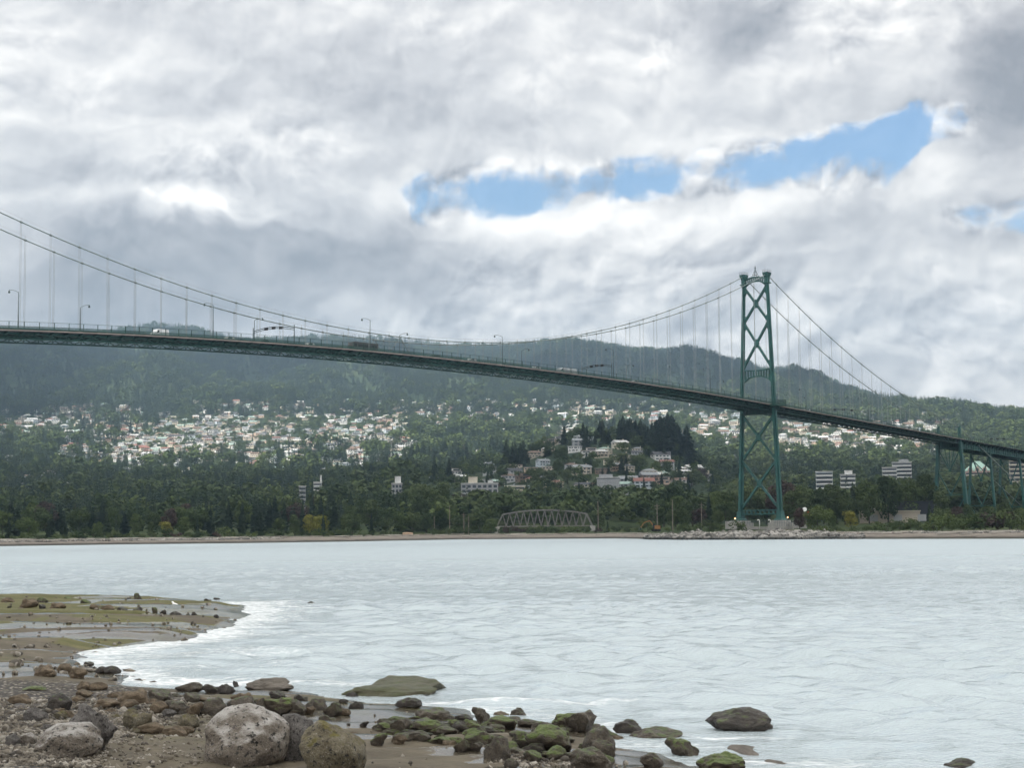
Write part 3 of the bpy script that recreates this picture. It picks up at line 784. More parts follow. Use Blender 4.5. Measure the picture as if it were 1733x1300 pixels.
TOP = np.array([(-60, 838), (0, 842), (60, 830), (100, 845), (150, 842), (240, 850), (290, 846), (340, 836), (400, 834), (440, 832), (500, 836), (540, 820), (600, 828), (640, 832), (690, 818), (715, 811), (745, 815), (770, 828), (800, 828), (860, 836), (900, 838), (950, 838), (1000, 842), (1040, 870), (1075, 868), (1100, 826), (1140, 820), (1200, 820), (1240, 824), (1300, 812), (1345, 802), (1400, 806), (1440, 818), (1470, 802), (1510, 794), (1550, 792), (1585, 806), (1620, 838), (1680, 832), (1733, 836), (1800, 830)], float)
rt = random.Random(5)
tree_items = []
def kind_at(px):
    p = .15
    if px < 230 or 330 < px < 470: p = .62
    if 470 < px < 640: p = .35
    if 1004 < px < 1030: p = .5
    return 'conifer' if rt.random() < p else 'broad'
px = -40
row_defs = [(215, 1.0, 29), (120, .80, 27), (62, .52, 27)]
for off, frac, gap in row_defs:
    px = -45 + rt.uniform(0, 20)
    while px < 1775:
        ok = True
        if 1232 < px < 1335 and off < 150: ok = False              # tower foot
        if 835 < px < 1010 and off < 150 and frac < .9: ok = False  # old truss bridge stands there
        if 1030 < px < 1085 and off < 215: ok = False
        if 1450 < px < 1572 and off < 215: ok = False               # industrial shed
        if 1575 < px < 1800 and off == 215: ok = False
        if ok:
            Y = float(shore(px)) + off + rt.uniform(-22, 22)
            if 1085 < px < 1240: Y += 70
            if 1336 < px < 1600: Y = max(Y, 860 + (215-off)*-.35 + rt.uniform(0, 40)) if off > 100 else Y
            g = ground(px, Y); yt = np.interp(px, TOP[:, 0], TOP[:, 1]); tall = at(px, yt, Y).z - g.z
            if 1030 < px < 1090: tall = max(tall, 7)
            h = tall*frac*rt.uniform(.82, 1.06); k = kind_at(px)
            if h > 3:
                i = rt.randint(0, 3); rr_ = rt.random(); mat = None; adj = 'rounded green broadleaf tree'
                if k == 'broad':
                    if rr_ < .16: mat = M_LEAFL; adj = 'light green broadleaf tree'
                    elif rr_ < .21: mat = M_LEAFB; adj = 'brownish broadleaf tree'
                    elif rr_ < .24: mat = M_LEAFY; adj = 'yellowish broadleaf tree'
                    w = rt.uniform(.85, 1.2) if h < 14 else rt.uniform(.85, 1.15)
                else: adj = 'dark pointed conifer'; w = rt.uniform(.9, 1.35)
                where = {215: 'rear', 120: 'middle', 62: 'front'}[off]
                tree(k, i, g, h, w, mat, base=f'{adj}, {where} shore row below {landmark(px)}', group='trees along the far bank')
        px += gap*rt.uniform(.75, 1.25)
n_shore_trees = len(TREES)
# the large rounded tree and the light one that stand out
for px_, yt, Y, w, mat, lab in ((718, 810, 1010, .98, M_LEAF, 'very large round-topped tree beside the long grey hotel block'), (310, 852, 860, 1.3, M_LEAFL, 'broad light green tree in front of the dark conifers below the white van'), (545, 866, 850, .9, M_LEAFY, 'small yellow-brown tree on the bank below the small white hatchback'), (582, 874, 840, 1.1, M_LEAF, 'round dark bush-like tree on the beach edge below the bus'), (812, 852, 985, 1.05, M_LEAFL, 'light green tree at the water end of the old truss bridge')):
    g = ground(px_, Y); t = tree('broad', 0, g, at(px_, yt, Y).z-g.z, w, mat, base=lab, group='trees along the far bank')
# bushes on the bank
BUSH0 = len(TREES); px = -30
while px < 1765:
    if not (1236 < px < 1400 and rt.random() < .75):
        Y = float(shore(px)) + rt.uniform(26, 44)
        if 1085 < px < 1240: Y += 45
        g = ground(px, Y); big = 1575 < px or rt.random() < .25
        h = rt.uniform(6, 10.5) if (1575 < px) else (rt.uniform(4.4, 7.5) if big else rt.uniform(2.4, 4.3))
        if 1470 < px < 1575: h = rt.uniform(4.5, 7.5)
        if 835 < px < 1010: h = rt.uniform(4.6, 6.2)
        mat = rt.choice([None, None, M_LEAFL, None, M_LEAFB if rt.random() < .3 else None]); adj = 'light green' if mat is M_LEAFL else ('brownish' if mat is M_LEAFB else 'dark green')
        size = 'large' if h > 4.3 else 'low'
        tree('bush', rt.randint(0, 2), g, h, rt.uniform(.9, 1.5), mat, 'shrub', f'{size} {adj} beach-top shrub below {landmark(px)}', 'shrubs along the top of the far beach', 'shrub')
    px += 17*rt.uniform(.7, 1.3)

# knoll and near-slope trees that stand out one by one
KN = []
def kn(px, ytop, ybase, kind=None, w=1.0, mat=None): KN.append((px, ytop, ybase, kind, w, mat))
for px_, yt in ((1097, 722), (1104, 716), (1111, 711), (1118, 704), (1125, 706), (1131, 699), (1137, 703), (1144, 700), (1150, 709), (1157, 713), (1163, 720), (1169, 731), (1175, 742), (1115, 722), (1139, 716), (1153, 728), (1127, 720), (1166, 745), (1178, 756)): kn(px_, yt, 765 if px_ < 1160 else 785, 'conifer', 2.3)
for px_, yt in ((1101, 727), (1108, 724), (1122, 714), (1134, 709), (1147, 716), (1160, 726), (1172, 752), (1142, 728), (1130, 732), (1118, 736), (1150, 740)): kn(px_, yt, 772, 'conifer', 2.2)
for px_, yt in ((1048, 716), (1055, 712), (1062, 710), (1069, 709), (1076, 711), (1083, 713), (1090, 717), (987, 715), (993, 722), (1022, 722), (1030, 728), (928, 742), (936, 731), (943, 736), (1007, 735)): kn(px_, yt, 752, 'conifer', 1.8)
for px_, yt in ((646, 765), (655, 768), (672, 765), (684, 758), (697, 752), (706, 748), (716, 746), (724, 750), (733, 752), (744, 748), (753, 744), (762, 752), (770, 741), (776, 755), (789, 746), (797, 757), (833, 737), (840, 734), (848, 740), (857, 743), (872, 747), (881, 750), (886, 745), (868, 752), (816, 754), (640, 778), (660, 782), (690, 775), (735, 772), (760, 776), (628, 785), (615, 790)): kn(px_, yt, yt+42, 'conifer', 1.8)
for px_, yt, kd in ((960, 790, 0), (1000, 772, 1), (1020, 790, 1), (1085, 768, 0), (1110, 778, 2), (1130, 775, 2), (1150, 785, 1), (905, 800, 0), (930, 808, 1), (880, 812, 0), (1060, 800, 1), (1080, 792, 1), (1090, 806, 1), (1165, 800, 1), (1210, 800, 0), (1188, 788, 3), (1230, 770, 1), (980, 812, 1), (850, 790, 0), (750, 800, 0), (700, 790, 0), (825, 795, 1), (735, 790, 1), (985, 792, 1), (945, 775, 0), (1032, 772, 0), (1120, 800, 1), (1140, 805, 1), (1245, 745, 1), (1205, 757, 1)): kn(px_, yt, yt+30, ('broad', 'conifer', 'broad', 'broad')[kd], 1.1, {2: M_LEAFL, 3: M_LEAFB}.get(kd))
rk = random.Random(77)
for _ in range(46):
    x_ = rk.uniform(900, 1235); y_ = rk.uniform(np.interp(x_, [900, 1000, 1100, 1235], [762, 742, 752, 772]), 838); kn(x_, y_-rk.uniform(20, 34), y_, 'conifer' if rk.random() < .6 else 'broad', rk.uniform(1.3, 1.9))
for _ in range(22):
    x_ = rk.uniform(985, 1195); yb = np.interp(x_, [985, 1040, 1110, 1150, 1195], [748, 738, 752, 768, 800]); kn(x_, yb-rk.uniform(26, 38), yb, 'conifer', rk.uniform(1.7, 2.3))
for q in KN:
    px_, yt, yb, kd, w, mat = q; g = hit(px_, yb)
    if g is None: continue
    h = at(px_, yt, g.y).z - g.z
    adj = 'dark pointed conifer' if kd == 'conifer' else ('light green tree' if mat is M_LEAFL else ('purple-leaved tree' if mat is M_LEAFB else 'dark rounded tree'))
    where = 'on the knoll crest' if yt < 760 else 'among the knoll houses'
    tree(kd, rt.randint(0, 3), g, max(8, min(h, 38)), w*.95, mat, base=f'{adj} {where} below {landmark(px_)}', group='trees on the knoll')
ordinal_label([(o, b, proj(*p)[0]) for o, b, p in TREES])
# ------------------------------------------------------------------ houses
WALLS = [('white', (.60, .60, .585)), ('cream', (.52, .475, .39)), ('grey', (.33, .34, .35)), ('beige', (.42, .37, .305)), ('pale blue', (.41, .46, .49)), ('peach', (.48, .36, .28)), ('brown', (.17, .125, .095))]
ROOFS = [('grey', (.22, .23, .24)), ('charcoal', (.06, .062, .068)), ('brown', (.16, .11, .085)), ('pale', (.48, .48, .465)), ('red-brown', (.21, .10, .08)), ('greenish', (.24, .32, .28))]
WM = [paint('wall_' + n.replace(' ', '_'), c, .85, .08, .2) for n, c in WALLS]; RM = [paint('roof_' + n.replace('-', '_'), c, .85, .12, .2) for n, c in ROOFS]
M_WIN = paint('window_glass', (.045, .055, .065), .15, .2, .3, .5)
def house_parts(kind, rs):
    """unit: metres. Returns wall, roof and window builders; front faces -y"""
    w, dp = rs.uniform(13, 20), rs.uniform(9, 12); st = 2 if kind != 2 else rs.choice([1, 2]); hh = 2.9*st + .3
    W, R_, G = MB(), MB(), MB(); W.box((0, 0, hh/2-2), (w, dp, hh+4))
    if kind == 0:      # gable
        rh = rs.uniform(2.0, 3.0); o = .7
        R_.extrude([(-w/2-o, -dp/2-o, hh-.25), (-w/2-o, dp/2+o, hh-.25), (-w/2-o, 0, hh+rh)], (w+2*o, 0, 0))
    elif kind == 1:    # hip
        rh = rs.uniform(1.8, 2.6); o = .7; a, b = w/2+o, dp/2+o; q = max(.5, a-b)
        R_.add([(-a, -b, hh), (a, -b, hh), (a, b, hh), (-a, b, hh), (-q, 0, hh+rh), (q, 0, hh+rh)], [(0, 1, 5, 4), (2, 3, 4, 5), (1, 2, 5), (3, 0, 4), (3, 2, 1, 0)])
    else:              # flat roofed with a set-back upper floor
        R_.box((0, 0, hh+.2), (w+1.2, dp+1.4, .45))
        if kind == 3:
            W.box((w*.12, 1.2, hh+1.6), (w*.62, dp*.7, 3.0)); R_.box((w*.12, 1.2, hh+3.25), (w*.62+1.2, dp*.7+1.2, .4)); G.box((w*.12, 1.2-dp*.35-.02, hh+1.7), (w*.5, .1, 1.5))
    if kind in (0, 1) and rs.random() < .7:   # chimney or wing
        W.box((w*.28, 1.0, hh+1.5), (1.1, 1.1, 3.6))
    for s in range(st):
        z = 1.7 + 2.9*s; x = -w/2 + 1.3
        while x < w/2-1.4:
            ww = rs.uniform(1.3, 3.2); ww = min(ww, w/2-.8-x)
            if ww > .8: G.box((x+ww/2, -dp/2-.02, z), (ww, .1, 1.35))
            x += ww + rs.uniform(.8, 2.0)
        for sx in (-1, 1): G.box((sx*(w/2+.02), rs.uniform(-1.5, 1.5), z), (.1, 2.0, 1.3))
        if s == 1 and rs.random() < .6: W.box((0, -dp/2-.9, 2.95), (w*.8, 1.8, .25)); W.box((0, -dp/2-1.75, 3.4), (w*.8, .12, .8))
    return W, R_, G
def win_mesh(G, q):
    d = MB(); d.add(G.v[q:q+8], [tuple(i-q for i in f) for f in G.f if q <= f[0] < q+8]); return d.mesh('window', M_WIN)
rh_ = random.Random(21); HP = []
for i in range(14):
    kind = (0, 1, 2, 3, 2, 1, 0)[i % 7]; W, R_, G = house_parts(kind, rh_)
    one = MB()
    for src, mi in ((W, 0), (R_, 1), (G, 2)): one.add(src.v, src.f, mi)
    HP.append((kind, W.mesh('wall', WM[0]), R_.mesh('roof', RM[0]), G.mesh('window', M_WIN), one.mesh('house', [WM[0], RM[0], M_WIN]), [win_mesh(G, q) for q in range(0, len(G.v), 8)]))
KN_ = ['gabled', 'hip-roofed', 'flat-roofed', 'stepped']
HOUSES = []; HPOS = []
def sett(o, i, m): o.material_slots[i].link = 'OBJECT'; o.material_slots[i].material = m
def house(px, py, near, sc=1.0, tint=None):
    g = hit(px, py)
    if g is None: return None
    for q in HPOS:
        if (q[0]-g.x)**2 + (q[1]-g.y)**2 < (13*sc)**2: return None
    kind, wm, rm, gm, om, gms = rh_.choice(HP); wi = rh_.choices(range(7), tint or [9, 6, 4, 4, 2, 2, 1])[0]; ri = rh_.choices(range(6), [6, 3, 3, 5, 1, 1])[0]
    rz = rh_.uniform(-.5, .5) + (-g.x/g.y)
    base = f'{WALLS[wi][0]} {KN_[kind]} house, {ROOFS[ri][0]} roof'
    if near:
        r = empty('house', g, rz); r.scale = (sc, sc, sc)
        for nm, me, m in [('wall', wm, WM[wi]), ('roof', rm, RM[ri])] + [('window', q, None) for q in gms]:
            o = link(bpy.data.objects.new(nm, me)); o.parent = r
            if m: sett(o, 0, m)
    else:
        r = link(bpy.data.objects.new('house', om)); r.location = g; r.rotation_euler = (0, 0, rz); r.scale = (sc, sc, sc); sett(r, 0, WM[wi]); sett(r, 1, RM[ri])
    zone = 'knoll' if near else ('upper slope' if py < 705 else ('open slope' if py < 760 else 'lower slope'))
    tag(r, None, 'house', 'houses on the knoll' if near else 'houses on the mountain slope')
    HOUSES.append((r, f'{base}, {zone} below {landmark(px)}', px)); HPOS.append((g.x, g.y, g.z)); return r
def lo_bound(x): return np.interp(x, [170, 260, 330, 480], [782, 782, 782, 778])
def cluster(x0, x1, y0f, y1f, n, near=False, sc=1.0, rows=8, tint=None):
    """n houses on contour rows between two pixel curves"""
    done = tries = 0
    while done < n and tries < n*5:
        tries += 1; x = rh_.uniform(x0, x1); a, b = (y0f(x) if callable(y0f) else y0f), (y1f(x) if callable(y1f) else y1f)
        if b <= a: continue
        rr2 = rh_.randrange(rows); y = a + (b-a)*(rr2+.5)/rows + rh_.uniform(-1.2, 1.2)
        if house(x, y, near, sc*rh_.uniform(.85, 1.15), tint): done += 1
# knoll first: they show largest
KT_ = [3, 4, 8, 6, 3, 2, 5]
cluster(712, 905, lambda x: np.interp(x, [712, 830, 905], [772, 762, 758]), lambda x: np.interp(x, [712, 905], [812, 838]), 40, True, .8, 7, KT_)
cluster(905, 1240, lambda x: np.interp(x, [905, 950, 1010, 1100, 1180, 1240], [752, 740, 742, 772, 770, 780]), lambda x: np.interp(x, [905, 1240], [842, 822]), 60, True, .8, 10, KT_)
for x, y in ((960, 737), (985, 748), (1030, 731), (1062, 733), (1047, 733), (945, 752), (970, 757), (932, 757)): house(x, y, True, .85, KT_)
GL = [9, 7, 5, 6, 3, 3, 2]
cluster(330, 480, lambda x: np.interp(x, [330, 380, 480], [694, 684, 682]), 744, 36, sc=.66, tint=GL)
cluster(180, 400, lambda x: np.interp(x, [180, 260, 330, 400], [776, 722, 700, 744]), lambda x: np.interp(x, [180, 400], [786, 784]), 28, sc=.66, tint=GL)
cluster(480, 690, 684, lambda x: np.interp(x, [480, 690], [752, 738]), 38, sc=.66, tint=GL)
cluster(690, 905, 684, 722, 14); cluster(1180, 1262, 706, 752, 12, tint=GL); cluster(1322, 1600, 722, 768, 28, tint=GL)
cluster(905, 1180, 686, 722, 18); cluster(0, 135, lambda x: np.interp(x, [0, 135], [712, 690]), lambda x: np.interp(x, [0, 135], [738, 712]), 12)
cluster(145, 238, 690, 726, 8)
cluster(0, 130, 808, 836, 5); cluster(590, 645, 766, 780, 3); cluster(1440, 1660, 690, 708, 4); cluster(430, 640, 752, 775, 5)
n_h = len(HOUSES)
# the remaining far houses read as one spread of buildings
rest_pts = []
for x0, x1, y0, y1, n in ((330, 690, 680, 752, 340), (170, 430, 700, 788, 220), (690, 1180, 680, 728, 260), (1180, 1262, 698, 758, 60), (1322, 1610, 716, 774, 190), (0, 240, 688, 742, 160), (60, 200, 800, 866, 22), (0, 130, 804, 840, 26), (420, 700, 748, 788, 70), (1440, 1733, 690, 714, 26), (100, 330, 740, 778, 60), (860, 1180, 726, 742, 20), (170, 700, 746, 806, 110)):
    for _ in range(n):
        g = hit(rh_.uniform(x0, x1), rh_.uniform(y0, y1))
        if g and all((q[0]-g.x)**2 + (q[1]-g.y)**2 > 110 for q in HPOS): rest_pts.append(g); HPOS.append((g.x, g.y, g.z))
mb = MB(); cm_ = WM[:6] + RM + [M_WIN]
for g in rest_pts:
    kind, wm, rm, gm, om, gms = rh_.choice(HP); wi = rh_.choices(range(6), GL[:6])[0]; ri = rh_.randrange(6); a = rh_.uniform(-.5, .5)-g.x/g.y; ca, sa = cos(a), sin(a); s = rh_.uniform(.55, .85)
    for me, mi in ((wm, wi), (rm, 6+ri), (gm, 12)):
        mb.add([(g.x+(v.co.x*ca-v.co.y*sa)*s, g.y+(v.co.x*sa+v.co.y*ca)*s, g.z+v.co.z*s) for v in me.vertices], [tuple(p.vertices) for p in me.polygons], mi)
o = mb.build('hillside_houses', cm_); tag(o, 'remaining small houses scattered over the far mountain slope', 'houses', kind='stuff')
ordinal_label([(o, b, p) for o, b, p in HOUSES])

# ------------------------------------------------------------------ larger buildings in the trees
def block(name, px, ytop, ybase, pxw, depth, Y, wallm, label, cat, floors=6, band=None, cap=None, style='bands', roofm=None, rz=0.0):
    """a building whose front spans pxw photo pixels at distance Y; hides its foot behind the trees"""
    g = ground(px, Y); zt = at(px, ytop, Y).z; w = pxw*Y/F; hgt = zt - g.z; r = empty(name, g, rz - g.x/g.y)
    d = MB(); d.box((0, depth/2, hgt/2-1), (w, depth, hgt+2)); d.build('wall', wallm, r)
    nf = floors; fh = min(3.2, hgt/max(1, nf))
    if style == 'grid':
        nx = max(3, int(w/3.4))
        for f in range(nf):
            z = hgt-1.9-f*fh
            if z < 1: break
            for i in range(nx): MB().box((-w/2+w*(i+.5)/nx, -.02, z), (w/nx*.62, .12, fh*.6)).build('window', M_WIN, r)
        for i in range(nx+1): MB().box((-w/2+w*i/nx, -.35, hgt/2), (.35, .75, hgt-.5)).build('facade_fin', wallm, r)
    else:
        for f in range(nf):
            z = hgt-1.6-f*fh
            if z < 1: break
            m = MB(); m.box((0, -.03, z), (w*.94, .14, fh*.5)); m.build('window_row', M_WIN, r)
            m = MB(); m.box((0, -.8, z-fh*.48), (w*1.0, 1.7, .28)); m.box((0, -1.62, z-fh*.48+.5), (w*1.0, .1, .9)); m.build('balcony', band or wallm, r)
    d = MB(); d.box((0, depth/2, hgt+.3), (w+.8, depth+.8, .6)); d.build('roof', roofm or RM[3], r)
    if cap:
        for cx, cw_, ch, m in cap:
            d = MB(); d.box((cx*w, depth*.45, hgt+.6+ch/2), (cw_*w, depth*.5, ch)); d.box((cx*w, depth*.45, hgt+.7+ch), (cw_*w+.4, depth*.5+.4, .25)); d.build('rooftop_box', m, r)
    tag(r, label, cat, None); return r
WHT, CRM, GRY, BGE = WM[0], WM[1], WM[2], WM[3]
DGR = paint('dark_grey_render', (.17, .175, .18), .85, .1, .2)
block('apartment_building', 512, 824, 850, 11, 12, 1250, GRY, 'narrow grey apartment slab between conifers below the small white hatchback', 'apartment building', 6)
block('apartment_building', 538, 817, 830, 14, 12, 1330, WHT, 'white-topped apartment block with a thin rooftop stack above the shore wood', 'apartment building', 4, cap=[(.38, .2, 5, WHT)])
block('apartment_building', 672, 819, 845, 17, 14, 1230, GRY, 'grey gridded apartment tower with a white box on its roof', 'apartment building', 7, style='grid', cap=[(.1, .6, 4.6, WHT)])
block('hotel_building', 812, 819, 840, 62, 16, 1220, GRY, 'long grey gridded hotel block with a white rooftop box among trees', 'hotel', 6, style='grid', cap=[(-.18, .25, 4.2, CRM), (.3, .14, 1.6, WHT)])
block('apartment_building', 872, 823, 840, 34, 14, 1240, CRM, 'low cream apartment block beside the long hotel block', 'apartment building', 3)
block('apartment_building', 1030, 809, 868, 38, 16, 1300, DGR, 'stacked condominium tower with grey balcony bands below the second gantry', 'apartment building', 12, band=GRY, cap=[(-.1, .6, 2, GRY)])
block('apartment_building', 1020, 834, 868, 21, 12, 1180, DGR, 'terraced grey-banded condominium in front of the stacked tower', 'apartment building', 8, band=GRY)
block('apartment_building', 1062, 846, 872, 32, 12, 1120, GRY, 'dull grey apartment block behind the bank shrubs near the excavator', 'apartment building', 5, roofm=RM[0], cap=[(-.1, .3, 4, GRY)])
block('apartment_building', 1396, 799, 835, 28, 14, 1300, WM[4], 'pale glass-fronted building with white bands beyond the trees past the tower', 'apartment building', 6, band=WHT)
block('apartment_building', 1436, 804, 822, 25, 13, 1290, GRY, 'white tiered apartment block with a white penthouse box', 'apartment building', 5, band=WHT, cap=[(.05, .52, 2.6, WHT)])
block('apartment_building', 1507, 792, 812, 24, 13, 1420, GRY, 'lower white-banded wing of the terraced block above the trees', 'apartment building', 4, band=WHT)
block('apartment_building', 1528, 783, 812, 32, 13, 1460, GRY, 'white terraced apartment block highest above the dark riverside trees', 'apartment building', 5, band=WHT, cap=[(.1, .5, 2.0, GRY)])
block('apartment_tower', 1742, 766, 830, 62, 20, 1300, GRY, 'striped apartment tower with pale balcony bands behind the viaduct legs', 'apartment building', 12, band=CRM)
_w = hit(5, 781)
block('warehouse', 3, 771.5, 780, 32, 30, float(_w.y) if _w else 2100, WHT, 'large white flat building at the picture edge on the wooded slope', 'building', 2)
# tower with copper green roof
g = ground(1656, 1520); r = empty('apartment_tower', g, -g.x/g.y); sc = 1520/F; PINK = paint('pinkish_render', (.50, .36, .31), .85, .08, .2); COPPER = paint('copper_green_roof', (.33, .50, .42), .6, .12, .3)
ze = at(1656, 797, 1520).z - g.z; zt = at(1656, 780, 1520).z - g.z; w = 42*sc
d = MB(); d.box((0, 9, ze/2-1), (w, 18, ze+2)); d.box((w*.62, 10, (ze-5)/2), (w*.42, 14, ze-5)); d.build('wall', PINK, r)
d = MB(); a = w/2+.8; d.add([(-a, -.8, ze), (a, -.8, ze), (a, 18.8, ze), (-a, 18.8, ze), (-a*.2, 9, zt), (a*.2, 9, zt)], [(0, 1, 5, 4), (2, 3, 4, 5), (1, 2, 5), (3, 0, 4), (3, 2, 1, 0)]); d.build('roof', COPPER, r)
for x in (-.28, .0, .28):
    d = MB(); d.extrude([(x*w-1.9, -1.4, ze-1.5), (x*w+1.9, -1.4, ze-1.5), (x*w+1.9, -1.4, ze+2.0), (x*w, -1.4, ze+4.2), (x*w-1.9, -1.4, ze+2.0)], (0, 4, 0)); d.build('dormer', PINK, r)
    d = MB(); d.box((x*w, -1.46, ze+.8), (1.9, .12, 2.6)); d.build('window', M_WIN, r)
for f in range(8):
    z = ze-2.6-f*3.1
    if z < 1: break
    MB().box((0, -.03, z), (w*.9, .14, 1.6)).build('window_row', M_WIN, r); MB().box((w*.62, 2.95, z-2), (w*.36, .12, 1.5)).build('window_row', M_WIN, r)
    d = MB(); d.box((0, -.9, z-1.5), (w*.96, 1.8, .3)); d.box((0, -1.75, z-1.0), (w*.96, .1, .9)); d.build('balcony', CRM, r)
tag(r, 'pinkish apartment tower with a copper green roof seen between the viaduct legs', 'apartment building')
# low industrial shed behind the bank
g = ground(1512, 880); r = empty('industrial_shed', g, -g.x/g.y); sc = 880/F
zb_ = at(1512, 866, 880).z - g.z; zr = at(1512, 849, 880).z - g.z
DARKR = paint('dark_blue_roof', (.02, .023, .034), .7, .15, .2)
d = MB(); d.box((-2, 6, zb_/2-1), (100*sc, 12, zb_+2)); d.build('wall', BGE, r)
d = MB(); d.box((12, 22, zr/2-1), (86*sc, 16, zr+2-.5)); d.build('upper_wall', DARKR, r)
d = MB(); d.box((12, 22, zr), (86*sc+1, 17, .5)); d.build('upper_roof', DARKR, r)
d = MB(); d.box((-2, 6, zb_+.2), (100*sc+.8, 13, .5)); d.build('roof', CRM, r)
for x in (-21, -10, 2, 14): d = MB(); d.box((x, -.03, zb_*.42), (4.2, .12, zb_*.6)); d.build('door', GRY, r)
for x, hh in ((-9.5, 2.2), (0, 2.2)): d = MB(); d.box((x, 4, zb_+hh/2+.4), (1.2, 1.2, hh)); d.box((x, 4, zb_+hh+.7), (2.6, 1.8, .8)); d.build('roof_vent', WHT, r)
tag(r, 'low pale industrial shed with a dark upper roof behind bank shrubs', 'industrial building')

# ------------------------------------------------------------------ old truss bridge, poles, excavator, signs at the tower foot
M_OLD = paint('weathered_grey_steel', (.165, .158, .15), .8, .15, .3)
YB = 955.; pa, pb = at(841, 888, YB), at(1003, 890, YB); r = empty('truss_bridge', ((pa.x+pb.x)/2, YB, min(pa.z, pb.z)), 0)
Lh = (pb.x-pa.x)/2; apex = at(930, 863.5, YB).z - min(pa.z, pb.z); eave = at(855, 871, YB).z - min(pa.z, pb.z)
for yy in (0, 8.0):
    d = MB(); N = 12
    def tp(i):
        t = (2*i/N-1); 
        return Vector((t*Lh*.88, yy, eave + (apex-eave)*(1-t*t)))
    top = [tp(i) for i in range(N+1)]
    for i in range(N): d.beam(top[i], top[i+1], .75, .95, (0, 1, 0))
    d.beam((-Lh, yy, 0), top[0], .7, .8, (0, 1, 0)); d.beam((Lh, yy, 0), top[N], .7, .8, (0, 1, 0)); d.beam((-Lh, yy, 0), (Lh, yy, 0), .6, .8, (0, 1, 0))
    for i in range(N):
        m = Vector(((top[i].x+top[i+1].x)/2, yy, 0)); d.beam(top[i], m, .5, .5, (0, 1, 0)); d.beam(m, top[i+1], .5, .5, (0, 1, 0))
    d.build('side_truss', M_OLD, r)
d = MB()
for i in range(0, 13): p = tp(i); d.beam((p.x, 0, p.z), (p.x, 8, p.z), .4, .4)
d.box((0, 4, -.1), (2*Lh, 7, .6)); d.build('cross_beams', M_OLD, r)
for s in (-1, 1): MB().box((s*Lh, 4, -2.5), (3, 10, 5)).build('abutment', M_CONC, r)
tag(r, 'old grey steel truss bridge with a curved top chord on the far bank', 'bridge')
M_POLE = paint('weathered_pole_wood', (.20, .17, .14), .9, .2, .5)
POLES = [(735, 874, 896, 0, 'short'), (761, 856, 894, 0, 'tall bare'), (785, 868, 895, 1, 'cross-armed'), (793, 873, 895, 0, 'pale'), (1012, 848, 900, 0, 'tall slender'), (1112, 853, 888, 1, 'cross-armed'), (1138, 846, 893, 0, 'tall reddish'), (1187, 851, 886, 1, 'grey cross-armed')]
for px_, yt, yb, arm, adj in POLES:
    Y = float(shore(px_))+48; 
    if 1085 < px_ < 1240: Y = 800
    g = ground(px_, Y); h = at(px_, yt, Y).z-g.z; r = empty('utility_pole', g)
    d = MB(); d.tube([(0, 0, -.5), (0, 0, h)], [.24, .16], 8); d.build('pole', M_POLE, r)
    if arm: d = MB(); d.box((0, 0, h-1), (2.6, .2, .2)); d.box((0, 0, h-2.2), (1.8, .2, .2)); d.build('crossarm', M_POLE, r)
    where = {735: 'beside the tan log', 761: 'in front of dark trees below the white car past mid-span', 785: 'at the water end of the truss bridge', 793: 'next to a cross-armed pole near the truss bridge', 1012: 'just past the tower end of the truss bridge', 1112: 'beside the excavator', 1138: 'between excavator and tower', 1187: 'closest to the bridge tower'}[px_]
    tag(r, f'{adj} wooden utility pole {where}', 'utility pole', 'utility poles along the far bank')
# excavator
g = ground(1110, 800); r = empty('excavator', g + Vector((0, 0, .2)), -.1); YEL = paint('excavator_orange', (.30, .14, .04), .5, .2)
d = MB(); 
for s in (-1, 1): d.extrude([(-1.9, s*1.1-.3, 0), (1.9, s*1.1-.3, 0), (2.2, s*1.1-.3, .5), (1.9, s*1.1-.3, .95), (-1.9, s*1.1-.3, .95), (-2.2, s*1.1-.3, .5)], (0, .6, 0))
d.build('tracks', M_TYRE, r)
d = MB(); d.box((.6, 0, 1.9), (2.6, 2.5, 1.6)); d.build('body', YEL, r); d = MB(); d.box((-.9, -.6, 2.4), (1.2, 1.2, 2.0)); d.build('cab', M_GLASSD, r)
d = MB(); d.beam((-.6, .5, 1.9), (-3.0, .5, 5.0), .45, .6, (0, 1, 0)); d.beam((-3.0, .5, 5.0), (-5.4, .5, 4.1), .4, .55, (0, 1, 0)); d.build('boom', YEL, r)
d = MB(); d.beam((-5.4, .5, 4.3), (-7.3, .5, 1.6), .35, .45, (0, 1, 0)); d.build('stick', YEL, r)
d = MB(); d.extrude([(-7.6, .0, 1.9), (-7.0, .0, 1.7), (-6.7, .0, .8), (-7.6, .0, .5)], (0, 1.1, 0)); d.build('bucket', M_DARKG, r)
tag(r, 'orange excavator with raised boom on the bank between pole and shrubs', 'excavator')
# navigation board, hut, slab fence and lights at the tower foot
TY = 752.
def tp_(px, py, Y=TY): return at(px, py, Y)
M_RED = paint('red_sign_paint', (.55, .03, .03), .5, .08)
p = tp_(1365.5, 884); r = empty('navigation_sign', p); d = MB(); d.tube([(0, 0, -2), (0, 0, 5.5)], .13, 8); d.build('post', M_STEELG, r)
d = MB(); d.box((.6, 0, 3.4), (1.25, .14, 2.5)); d.build('red_board', M_RED, r); d = MB(); d.box((.6, -.09, 3.4), (.22, .04, 1.3)); d.box((.6, -.095, 3.4), (.7, .03, .22)); d.build('white_mark', M_WHITE, r)
d = MB(); n = Vector((-.35, -1, .2)).normalized(); c = Vector((-.9, -.2, 5.5)); d.tube([c, c+n*.15], [1.0, .95], 16); d.build('dish', M_WHITE, r)
tag(r, 'red navigation board with a tilted white dish on a post by the tower foot', 'sign')
